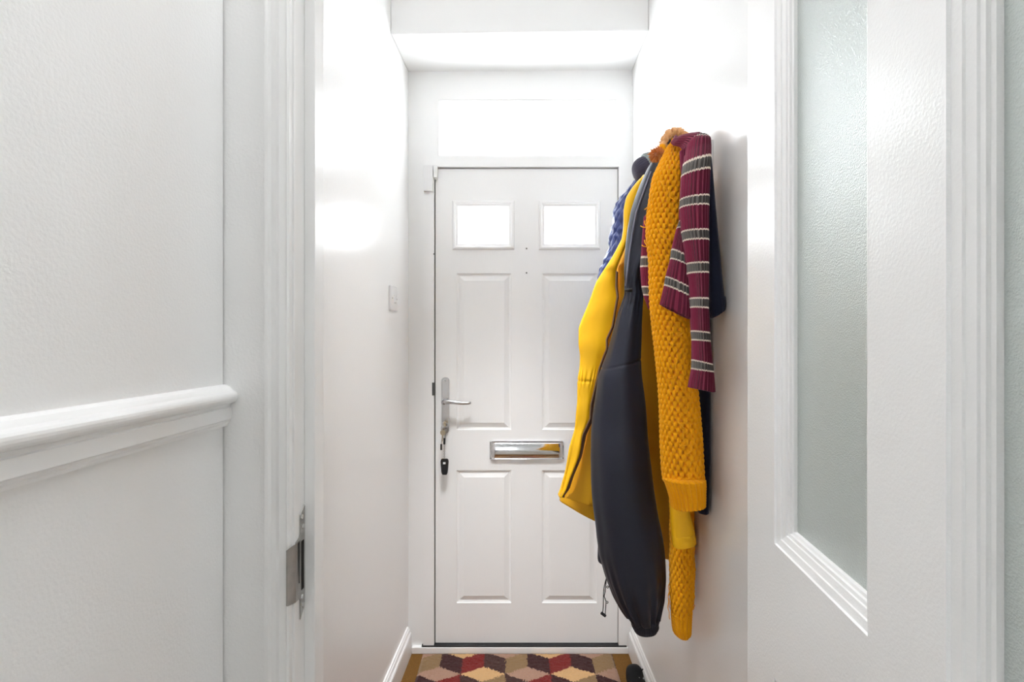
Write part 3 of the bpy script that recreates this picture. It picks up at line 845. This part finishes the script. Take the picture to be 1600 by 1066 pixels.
c_rows = [(1048, 222, 1059, 219, 1.268, 0.010), (1040.5, 231, 1064, 227, 1.262, 0.020), (1031.5, 250, 1067, 247, 1.250, 0.034), (1022, 274, 1070, 270, 1.238, 0.042), (1017.5, 298, 1070, 296, 1.236, 0.042), (1012, 334, 1070, 332, 1.234, 0.042), (1011.5, 369, 1071, 368, 1.232, 0.042), (1015, 406, 1074, 406, 1.231, 0.042), (1015, 440, 1077, 440, 1.230, 0.042), (1016.5, 474, 1079, 474, 1.229, 0.042), (1019.5, 507, 1081, 507, 1.228, 0.042), (1025, 562, 1083, 562, 1.226, 0.042), (1029, 600, 1088, 600, 1.226, 0.042), (1031, 637, 1091.5, 637, 1.226, 0.042), (1033, 690, 1096, 690, 1.226, 0.042), (1035, 730, 1098, 730, 1.226, 0.042), (1037, 752, 1098.5, 752, 1.226, 0.042)]
NB_, NROW = 20, 66
sl = loft('sleeve', c_rows, M['mustard'], cdg, NB_ * 14, NROW * 10, plus(bobble(NB_, NROW, .0105, 1.02), wrinkles(.0012, 12, .5, .5)), ex=.88, hollow=0, smooth=14)
def cuff_disp(n, amp): return lambda A, T, C: amp * (np.abs(np.cos(n * A / 2)) ** .8 - .5) + .0004 * np.sin(T * 60)
loft('cuff', [(1038, 748, 1099, 748, 1.214, .044), (1042, 758, 1099.5, 756, 1.213, .043), (1046.5, 771, 1099, 768, 1.213, .042), (1049.5, 783, 1099, 779, 1.213, .041), (1051, 793, 1098.5, 788, 1.213, .040)],
     M['mustard'], sl, 260, 44, cuff_disp(26, .0050), ex=.85, hollow=.03, wall=.82, smooth=2)
l_rows = [(1052, 640, 1078, 640, 1.375, .026), (1049, 720, 1081, 720, 1.375, .030), (1047.5, 800, 1083, 800, 1.372, .032), (1048, 860, 1083.5, 860, 1.37, .033), (1047, 890, 1084, 890, 1.37, .033), (1048, 936, 1083, 932, 1.37, .031), (1049.5, 956, 1080, 956, 1.37, .028), (1050, 962, 1079, 960, 1.37, .027)]
sl2 = loft('sleeve', l_rows, M['mustard'], cdg, 15 * 14, 42 * 9, plus(bobble(15, 42, .0080, 1.02), wrinkles(.001, 13, .5, .5)), ex=.88, hollow=0, smooth=12)
loft('cuff', [(1050, 958, 1079.5, 956, 1.37, .027), (1050.5, 968, 1079, 966, 1.37, .026), (1051.5, 980, 1078.5, 978, 1.37, .026), (1053, 989, 1078, 989, 1.37, .025), (1059, 993.5, 1073, 993.5, 1.37, .022)],
     M['mustard'], sl2, 200, 40, cuff_disp(17, .0036), ex=.85, hollow=.02, wall=.8, smooth=2)
# loose yarn loops pulled out of the knit
rr_ = random.Random(5)
loops = [(1010, 345, -6, 8), (1020, 420, 18, -6), (1035, 283, 10, 14), (1046, 300, 12, 10), (1030, 365, 14, 8), (1020, 436, 14, -5), (1052, 523, 16, -8), (1048, 592, 12, -26), (1066, 618, 18, -5), (1060, 655, 10, 12), (1072, 670, -10, 22), (1056, 690, 14, 6), (1080, 690, -4, 20), (1066, 745, 12, -4), (1013, 318, -5, 6), (1010, 375, -4, 8), (1034, 650, 10, 14), (1044, 720, -6, 12)]
for (x, y, dx, dy) in loops:
    pts = []
    for i in range(13):
        t = i / 12
        yy = 1.174 if x > 1022 else 1.212
        pts.append(P(x + dx * t + 3 * math.sin(t * PI * 2 + x), y + dy * t + 6 * math.sin(t * PI), yy - .007 * math.sin(t * PI)))
    m = MB(); m.tube(pts, .0011, 5); m.build('loose_yarn', M['mustard'], cdg, smooth=True)
for (x, y0, y1, w) in ((1047, 920, 968, -3), (1046.5, 905, 950, -2), (1081, 940, 955, 4)):
    pts = [P(x + w * math.sin(PI * i / 14) + .8 * math.sin(i * 1.3), y0 + (y1 - y0) * i / 14, 1.36) for i in range(15)]
    m = MB(); m.tube(pts, .0010, 5); m.build('loose_yarn', M['mustard'], cdg, smooth=True)

# ---- navy anorak
an = thing('navy_anorak', 'dark navy hooded anorak with gathered elastic cuff, hanging in front of the yellow raincoat', 'coat', P(1010, 260, 1.42))
a_rows = [(1024, 244, 1042, 244, 1.40, .020), (1012, 262, 1044, 262, 1.40, .035), (1002, 285, 1046, 285, 1.40, .045), (994, 308, 1046, 308, 1.40, .05), (987, 332, 1044, 332, 1.40, .052), (982, 360, 1036, 360, 1.40, .052), (977.5, 395, 1022, 395, 1.40, .05), (974, 425, 1006, 425, 1.40, .046), (972, 447, 1004.5, 447, 1.40, .042), (975, 461, 1004.5, 461, 1.40, .040), (968, 482, 1002.5, 482, 1.40, .043), (960, 512, 1000, 512, 1.40, .050), (948, 556, 999.5, 556, 1.40, .058), (935, 589, 1001.5, 589, 1.40, .064),
          (930, 631, 1007, 631, 1.40, .068), (926, 672, 1012, 672, 1.40, .070), (924.5, 714, 1018, 714, 1.40, .071), (926, 755, 1022.5, 755, 1.40, .071), (928, 797, 1028.5, 797, 1.40, .070), (931.5, 840, 1035.5, 840, 1.40, .068), (936, 868, 1038, 868, 1.40, .066), (947, 900, 1039, 900, 1.40, .062), (962, 935, 1035.5, 933, 1.40, .055), (976, 959, 1030, 955, 1.40, .046), (984, 969, 1028, 966, 1.40, .040)]
def gather(A, T, C):
    w = np.clip((T - .80) / .2, 0, 1) ** 1.5
    return .0075 * w * (np.sin(11 * A + .6 * np.sin(3 * A)) * .7 + .4 * np.sin(17 * A + 1))
def cinch(A, T, C): return -.004 * np.exp(-((T - .285) / .018) ** 2) + .0016 * np.sin(14 * A) * np.exp(-((T - .30) / .05) ** 2)
def seam(A, T, C):
    t0 = .455 - .012 * np.cos(A)
    return -.0022 * np.exp(-((T - t0) / .0022) ** 2)
asl = loft('sleeve', a_rows, M['anorak'], an, 200, 420, plus(folds(.0058, [2, 3, 5, 7], 21, 1.2, (.8, .8)), gather, cinch, seam, wrinkles(.0018, 31, .35, .22)), ex=.9, hollow=0, smooth=10)
loft('cuff', [(984.5, 967, 1028.5, 964, 1.40, .040), (986, 972, 1028, 969, 1.40, .041), (988, 979, 1027.5, 976, 1.40, .041), (990.5, 985, 1025, 982, 1.40, .038)], M['anorak'], asl, 240, 30,
     lambda A, T, C: .0008 * np.cos(46 * A + np.sin(5 * A)) + .0006 * np.sin(T * 12), ex=.85, hollow=.02, wall=.82, smooth=2)
loft('hem', [(937, 800, 1000, 800, 1.445, .02), (934.5, 850, 990, 850, 1.44, .022), (933.5, 872, 985, 872, 1.438, .022), (934.5, 878, 975, 884, 1.437, .020), (941, 882, 965, 890, 1.437, .014)], M['anorak'], an, 64, 40, folds(.001, [3, 4], 3), hollow=.01, smooth=2)
# raised front edge piping in a paler slate
pip = [(1017, 268), (1009, 290), (1001, 312), (994, 332), (990, 352), (986.5, 375), (983, 398), (980, 425), (977.5, 447)]
pip2 = [(982, 463), (976, 480), (969, 500), (964, 520)]
def on_front(x, y, Yc, th, xl_, xr_):
    c = ((x - (xl_ + xr_) / 2) / ((xr_ - xl_) / 2)); c = max(-.98, min(.98, c))
    return P(x, y, Yc - th * (1 - abs(c) ** (2 / .9)) ** (.45) - .003)
m = MB()
for seq in (pip,):
    pts = []
    for x, y in seq:
        r = min(range(len(a_rows)), key=lambda i: abs(a_rows[i][1] - y)); q = a_rows[r]
        pts.append(on_front(x, y, q[4], q[5], q[0], q[2]))
    m.tube(pts, .0021, 6)
m.build('piping', M['anorak_lt'], an, smooth=True)
m = MB()
c = P(980, 454, 1.358)
m.tube([c + Vector((-.006, 0, 0)), c + Vector((.012, -.004, .001))], [.0048, .0055], 10)
m.build('cord_toggle', M['cord'], an, smooth=True)
# drawcord dangling below the hem
dc = []
for i in range(24):
    t = i / 23
    dc.append(P(949 - 9 * t ** .8 - 1.5 * math.sin(t * 5), 900 + 58 * t, 1.445))
m = MB(); m.tube(dc, .0013, 6)
dc2 = [P(948, 900, 1.445), P(946.5, 914, 1.445), P(945.5, 925, 1.445), P(944, 932, 1.445), P(947, 940, 1.445), P(946.3, 950, 1.445), P(945.5, 962, 1.445)]
m.tube(dc2, .0013, 6)
cordo = m.build('drawcord', M['cord'], an, smooth=True)
for (x, y) in ((949.5, 917.5), (948.5, 941.5)):
    m = MB(); m.tube([P(x + 1.6 * math.cos(a), y + 1.6 * math.sin(a), 1.443) for a in [2 * PI * i / 12 for i in range(12)]], .0011, 6, close=True); m.build('eyelet', M['cord'], cordo, smooth=True)
c0, c1 = P(939.5, 958, 1.445), P(946, 963, 1.445)
m = MB(); m.tube([c0, c1], .0042, 8); m.build('cord_end', M['cord'], cordo)

# ---- yellow raincoat
rc = thing('yellow_raincoat', 'bright yellow raincoat with brown zip, hanging open behind the navy anorak', 'coat', P(985, 280, 1.56))
b_rows = [(1006, 276, 1030, 276, 1.545, .02), (992, 292, 1040, 292, 1.545, .035), (980, 312, 1044, 312, 1.545, .045), (976, 335, 1046, 335, 1.545, .05), (975, 362, 1047, 362, 1.545, .05), (966, 392, 1047, 392, 1.545, .052), (952, 418, 1047, 420, 1.545, .055), (938, 445, 1048, 450, 1.545, .058), (926, 476, 1048, 490, 1.545, .06), (916, 510, 1049, 530, 1.545, .06), (912, 550, 1049, 575, 1.545, .06), (909, 600, 1049.5, 640, 1.545, .06), (906, 640, 1050, 690, 1.545, .06), (900, 690, 1050, 760, 1.545, .058), (888, 740, 1050, 820, 1.545, .055), (880, 765, 1050, 855, 1.545, .052), (876, 781, 1049, 872, 1.545, .05)]
loft('body', b_rows, M['rain_in'], rc, 160, 260, plus(folds(.0045, [2, 3, 5, 8], 41, 1.0, (.6, 1.0)), wrinkles(.0012, 42, .3, .3)), ex=.8, hollow=.06, wall=.9, smooth=6)
# front panel with its zip edge
left = [(1005, 275), (995, 283.5), (984.5, 296), (976, 309), (972.5, 330), (971.5, 360), (969.5, 375), (960, 393), (947, 414), (938, 430), (931.5, 442), (919, 474), (910, 498), (904.5, 513), (904.5, 538), (906, 553), (904, 579), (902.5, 598), (901.5, 631), (897, 668), (887, 714), (880.5, 743), (875, 764), (872, 774)]
zipl = [(1013, 270), (1008, 285), (1003, 300), (996, 318), (990, 338), (984, 362), (981, 378), (973, 398), (967, 412), (963, 422), (962, 446), (964, 464), (960.5, 483), (956, 511), (947, 530), (947.5, 545), (942, 558), (936, 575), (932.5, 592), (922.5, 633), (921.5, 654), (910, 679), (903.5, 712), (890.5, 743), (884, 763), (876, 774)]
la_ = np.array(left); za_ = np.array(zipl)
yy = np.concatenate([np.linspace(277, 760, 60), [766, 771, 774]])
f_rows = []
for y in yy:
    xl_ = np.interp(y, la_[:, 1], la_[:, 0]); xr_ = np.interp(y, za_[:, 1], za_[:, 0])
    f_rows.append((xl_, y, max(xr_, xl_ + 3), y + 2, 1.465, .012 if y > 420 else .018))
fp = loft('front_panel', f_rows, M['rain'], rc, 120, 260, plus(folds(.0036, [2, 3, 4], 51, 1.6, (.5, 1.0)), wrinkles(.0022, 52, .35, .3), lambda A, T, C: -.0022 * np.exp(-((T - .645) / .003) ** 2) + .0012 * np.sin(16 * A) * np.exp(-((T - .635) / .02) ** 2)), ex=.8, hollow=0, smooth=2)
zs_ = []
for y in np.linspace(424, 777, 90):
    x = np.interp(y, za_[:, 1], za_[:, 0])
    zs_.append((x, y))
m = MB(); tape0 = []
vs = []; fs = []
for i, (x, y) in enumerate(zs_):
    w = 3.0 + 3.0 * min(1, max(0, (y - 590) / 60))
    a, b = P(x - .3, y, 1.456), P(x + w, y + 1.2, 1.462)
    vs += [a, b, b + Vector((0, .004, 0)), a + Vector((0, .004, 0))]
    if i:
        o_ = 4 * (i - 1)
        for k in range(4): fs.append((o_ + k, o_ + (k + 1) % 4, o_ + 4 + (k + 1) % 4, o_ + 4 + k))
fs.append((0, 1, 2, 3)); k = len(vs) - 4; fs.append((k, k + 3, k + 2, k + 1))
zp = mesh_obj('zip', vs, fs, M['zip'], fp)
m = MB()
for i in range(0, 2 * len(zs_) - 2):
    t = i / 2; j = int(t); f_ = t - j
    x = zs_[j][0] * (1 - f_) + zs_[j + 1][0] * f_; y = zs_[j][1] * (1 - f_) + zs_[j + 1][1] * f_
    p = P(x + .2, y, 1.4545); m.box(p.x - .0016, p.x + .0016, p.y - .0012, p.y + .0012, p.z - .0013, p.z + .0013)
tt = m.build('zip_teeth', M['zipteeth'], fp); tt['kind'] = 'stuff'
# pocket flap strip between zip and anorak (other front edge with stitching)
loft('placket', [(966, 416, 978, 412, 1.490, .008), (967, 440, 976, 440, 1.490, .009), (967, 462, 977, 462, 1.490, .009), (958, 500, 970, 500, 1.490, .009), (948, 535, 966, 535, 1.490, .009), (940, 570, 962, 570, 1.490, .009), (934, 600, 958, 600, 1.490, .009), (925, 640, 950, 640, 1.490, .009), (918, 680, 945, 680, 1.490, .009), (910, 715, 940, 715, 1.490, .009), (905, 745, 935, 750, 1.490, .009), (896, 770, 932, 775, 1.490, .009), (884, 778, 930, 791, 1.490, .008)],
     M['rain_in'], rc, 80, 120, folds(.0014, [2, 3], 61), hollow=.01, smooth=3)
rsl = loft('sleeve', [(1036, 470, 1052, 470, 1.46, .016), (1040, 540, 1060, 540, 1.36, .020), (1043, 600, 1064, 600, 1.306, .022), (1043, 640, 1066, 640, 1.303, .022), (1045, 720, 1070, 720, 1.302, .023), (1047, 780, 1073, 780, 1.302, .024), (1048, 800, 1075.5, 799, 1.300, .025), (1049, 820, 1080.5, 817, 1.299, .0255), (1050, 838, 1084, 832, 1.298, .026)],
     M['rain'], rc, 90, 120, folds(.0016, [2, 3], 71), ex=.9, hollow=0, smooth=4)
loft('cuff', [(1050, 836, 1083.8, 830, 1.298, .0268), (1051, 847, 1086, 839, 1.298, .027), (1052, 854, 1087, 847, 1.298, .027)], M['rain'], rsl, 90, 30, None, ex=.9, hollow=.03, wall=.88, smooth=2)

# ---- blue quilted jacket
pj = thing('quilted_jacket', 'blue quilted puffer jacket hanging furthest back beside the front door', 'coat', P(975, 290, 1.70))
pl = [(994, 281), (983, 289.5), (969.5, 304.5), (962, 316.5), (957, 330), (955, 345), (953.8, 360), (951, 372), (951, 384), (945, 397.5), (939, 414), (933.5, 430), (931, 442), (929, 470), (930, 520), (932, 600), (934, 680)]
p_rows = [(x + (2 if i else 0), y, 1024 if y > 300 else 1005 + (y - 280), y, 1.6745, .02 + .040 * min(1, (y - 278) / 60)) for i, (x, y) in enumerate(pl)]
def quilt(A, T, C):
    z = C[2]; u = A / (2 * PI) * 16
    p = z * 26 + u * .9; q = z * 26 - u * .9
    return .0048 * (np.abs(np.sin(PI * p)) * np.abs(np.sin(PI * q))) ** .3 - .003
loft('body', p_rows, M['puffer'], pj, 200, 300, plus(quilt, wrinkles(.0026, 81, 1.3, 1.3)), ex=.85, hollow=.05, smooth=4)

# ---- hats on top of the coats
bn = thing('beanie', 'dark slate knitted beanie resting on the far coats beside the door', 'hat', P(1004, 265, 1.66))
def ell_loft(name, c, axis, prof, mat, parent, n=60, ribn=0, amp=0, sq=(1, 1)):
    c = Vector(c); ax = Vector(axis).normalized()
    a = ax.cross(Vector((0, 1, 0))).normalized(); b = ax.cross(a)
    vs = []; fs = []
    for d, r in prof:
        for j in range(n):
            t = 2 * PI * j / n
            r2 = r + amp * (abs(math.cos(ribn * t / 2)) - .5) if ribn else r
            vs.append(c + ax * d + a * (r2 * math.cos(t) * sq[0]) + b * (r2 * math.sin(t) * sq[1]))
    k = len(prof)
    for i in range(k - 1):
        for j in range(n):
            j2 = (j + 1) % n; fs.append((i * n + j, i * n + j2, (i + 1) * n + j2, (i + 1) * n + j))
    fs.append(tuple(range(n))[::-1]); fs.append(tuple((k - 1) * n + j for j in range(n)))
    return mesh_obj(name, vs, fs, mat, parent, True)
YBn = 1.60
c = P(1006, 266, YBn)
prof = []
for i in range(15):
    t = i / 14 * PI / 2
    prof.append((-.034 * math.cos(t), max(.002, .040 * math.sin(t) ** .8)))
prof += [(.010, .040), (.014, .038)]
ell_loft('crown', c, (1, 0, .42), prof, M['beanie'], bn, 120, 30, .0016, (1, 1.1))
ell_loft('brim', c, (1, 0, .42), [(.007, .036), (.009, .0435), (.014, .0455), (.030, .044), (.034, .042), (.034, .034)], M['beanie_rib'], bn, 120, 26, .004, (1, 1.05))

wh = thing('bobble_hat', 'apricot woolly hat with rust pompom perched on the hook above the cardigan', 'hat', P(1055, 225, 1.36))
YH = 1.345
def arcpt(t):   # rolled brim, seen as an arch above the cardigan
    a = PI * (1.16 - 1.05 * t)
    return P(1057 + 21 * math.cos(a), 229 - 23.5 * math.sin(a), YH + .004 * math.sin(3 * t))
pts = [arcpt(i / 40) for i in range(41)]
rr2 = [(.0088 + .0016 * math.sin(15 * i / 40 * PI)) * (0.80 + .35 * math.sin(PI * min(1, (i / 40) * 1.1))) for i in range(41)]
m = MB(); m.tube(pts, rr2, 16); brim = m.build('rolled_brim', M['orange_wool'], wh, smooth=True)
# fuzz on the brim
m = MB(); rz = random.Random(3)
for i in range(900):
    k = rz.randrange(1, 40); p = pts[k] + (pts[min(40, k + 1)] - pts[k]) * rz.random()
    d = Vector((rz.gauss(0, 1), rz.gauss(0, 1), rz.gauss(0, 1))).normalized()
    q = p + d * (rr2[k] * .95); e = q + d * .0034 + Vector((rz.gauss(0, .001), rz.gauss(0, .001), rz.gauss(0, .001)))
    m.tube([q, e], [.0010, .0005], 3, cap=False)
fz = m.build('fuzz', M['orange_wool'], brim); fz['kind'] = 'stuff'
# crown of the hat falling back behind the brim
cc = P(1057, 224, YH)
vs = []; fs = []; n = 40
for i in range(9):
    t = i / 8 * PI / 2
    for j in range(n):
        a = 2 * PI * j / n
        vs.append((cc.x + .034 * math.cos(a) * math.cos(t) ** .7, cc.y + .004 + .030 * math.sin(t), cc.z + .033 * math.sin(a) * math.cos(t) ** .7 - .012 * math.sin(t)))
for i in range(8):
    for j in range(n):
        j2 = (j + 1) % n; fs.append((i * n + j, i * n + j2, (i + 1) * n + j2, (i + 1) * n + j))
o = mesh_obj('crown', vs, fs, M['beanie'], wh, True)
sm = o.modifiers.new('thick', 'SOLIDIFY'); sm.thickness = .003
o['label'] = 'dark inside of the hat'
m = MB(); pc = P(1026.5, 241, YH - .01)
for i in range(420):
    d = Vector((rz.gauss(0, 1), rz.gauss(0, 1), rz.gauss(0, 1))).normalized()
    e = pc + d * rz.uniform(.013, .023) + Vector((rz.gauss(0, .0015), rz.gauss(0, .0015), rz.gauss(0, .0015) - .001))
    m.tube([pc + d * .003, pc + d * .010, e], [.0018, .0017, .0009], 4, cap=False)
m.build('pompom', M['pompom'], wh)
ell_loft('ear_flap', P(1035, 236, YH - .002), (0, 0, 1), [(-.018, .004), (-.014, .0075), (0, .0085), (.014, .0075), (.018, .004)], M['mustard'], wh, 60, 12, .003)

# ------------------------------------------------------------------ shoe by the right skirting
sh = thing('black_shoe', 'black shoe tucked against the right skirting beside the mat', 'shoe', (.452, 1.79, 0))
# length runs along Y: heel at 2.0 (far) and toe towards the room
scx = .452
def shoe_ring(y, w, h, zb, cx=scx, n=28, e=.8):
    ring = []
    for j in range(n):
        a = 2 * PI * j / n
        ring.append((cx + w * math.copysign(abs(math.cos(a)) ** e, math.cos(a)), y, zb + h / 2 + h / 2 * math.copysign(abs(math.sin(a)) ** e, math.sin(a))))
    return ring
spec_ = [(1.985, .008, .030, .020), (1.980, .020, .052, .016), (1.968, .028, .064, .014), (1.948, .0325, .069, .013), (1.925, .034, .066, .013), (1.90, .033, .058, .013), (1.86, .032, .056, .013), (1.82, .035, .060, .013), (1.78, .037, .055, .013), (1.74, .034, .044, .013), (1.715, .022, .032, .014), (1.708, .008, .018, .016)]
spec_ = [(q[0] - .062,) + q[1:] for q in spec_]
rings = [shoe_ring(*q) for q in spec_]; n = 28
vs = [p for r in rings for p in r]
fs = [(i * n + j, i * n + (j + 1) % n, (i + 1) * n + (j + 1) % n, (i + 1) * n + j) for i in range(len(rings) - 1) for j in range(n)] + [tuple(range(n))[::-1], tuple((len(rings) - 1) * n + j for j in range(n))]
mesh_obj('upper', vs, fs, M['shoe'], sh, True)
m = MB(); so = []
for i in range(40):
    a = 2 * PI * i / 40
    so.append((scx + .0365 * math.cos(a) * (1 - .10 * math.sin(a)), 1.784 + .141 * math.sin(a)))
m.hexa([(x, y, 0.0) for x, y in so], [(x, y, .016) for x, y in so]); m.build('sole', M['shoe_sole'], sh, bevel=.003)
m = MB(); pts = []
# padded collar and tongue standing up on the wall side
vs = []; fs = []
for i in range(9):
    t = i / 8
    for j, (dx, dz) in enumerate(((0, 0), (.006, .004), (.010, 0), (.006, -.004))):
        vs.append((scx + .008 + .022 * t + dx * (1 - t * .4), 1.883 - .030 * t, .060 + .030 * math.sin(t * 1.4) + dz))
for i in range(8):
    for j in range(4): fs.append((i * 4 + j, i * 4 + (j + 1) % 4, (i + 1) * 4 + (j + 1) % 4, (i + 1) * 4 + j))
fs += [(3, 2, 1, 0), (32, 33, 34, 35)]
mesh_obj('collar', vs, fs, M['shoe'], sh, True)
m = MB(); m.lathe([(.012, 0), (.014, .003), (.010, .006)], (scx + .012, 1.843, .064), (.2, -.1, 1), 20); m.build('lining', M['shoe_in'], sh, smooth=True)

# ------------------------------------------------------------------ light
def area(name, loc, rot, sx, sy, power, col=(1, 1, 1)):
    l = bpy.data.lights.new(name, 'AREA'); l.shape = 'RECTANGLE'; l.size = sx; l.size_y = sy; l.energy = power; l.color = col
    o = bpy.data.objects.new(name, l); COL.objects.link(o); o.location = loc; o.rotation_euler = rot
    return o
area('hall_fill_light', (-.14, 1.02, HC - .02), (0, 0, 0), .28, .28, 1.05, (.975, .985, 1))  # unseen area light added to brighten the coats and hall walls
area('room_fill_light', (.02, .68, HR - .02), (0, 0, 0), .5, .5, 11.5, (.975, .985, 1))  # added overhead fill, out of view, lifting the near room walls

def spot(name, loc, target, power, cone, col=(.97, .985, 1)):
    l = bpy.data.lights.new(name, 'SPOT'); l.energy = power; l.spot_size = cone; l.spot_blend = 1.0; l.shadow_soft_size = .2; l.color = col
    o = bpy.data.objects.new(name, l); COL.objects.link(o); o.location = loc
    o.rotation_euler = (Vector(target) - Vector(loc)).to_track_quat('-Z', 'Y').to_euler()
spot('hall_fill_spot', (-.08, 1.12, HC - .03), (0.04, 2.11, -.45), 185, .74)  # added spot brightening the dim lower door; no known fitting there

W = bpy.data.worlds.new('overcast_sky'); SC.world = W; W.use_nodes = True
bg = W.node_tree.nodes['Background']; bg.inputs[0].default_value = (.95, .975, 1.0, 1); bg.inputs[1].default_value = 9.0

# ------------------------------------------------------------------ camera
cam = bpy.data.cameras.new('camera'); co = bpy.data.objects.new('camera', cam); COL.objects.link(co)
co.location = (0, 0, H); co.rotation_euler = (PI / 2, 0, 0)
cam.sensor_fit = 'HORIZONTAL'; cam.sensor_width = 36; cam.lens = 36 * F / 1600
cam.shift_y = (HOR - 533) / 1600; cam.clip_start = 0.01; cam.clip_end = 100
SC.camera = co
SC.view_settings.view_transform = 'Standard'
try: SC.view_settings.look = 'None'
except Exception: pass
SC.view_settings.gamma = 1; SC.view_settings.exposure = 0.57; SC.view_settings.use_curve_mapping = False
SC.cycles.use_denoising = True
SC.cycles.max_bounces = 14; SC.cycles.diffuse_bounces = 8; SC.cycles.glossy_bounces = 5; SC.cycles.transmission_bounces = 8; SC.cycles.transparent_max_bounces = 12
SC.cycles.sample_clamp_indirect = 12.0
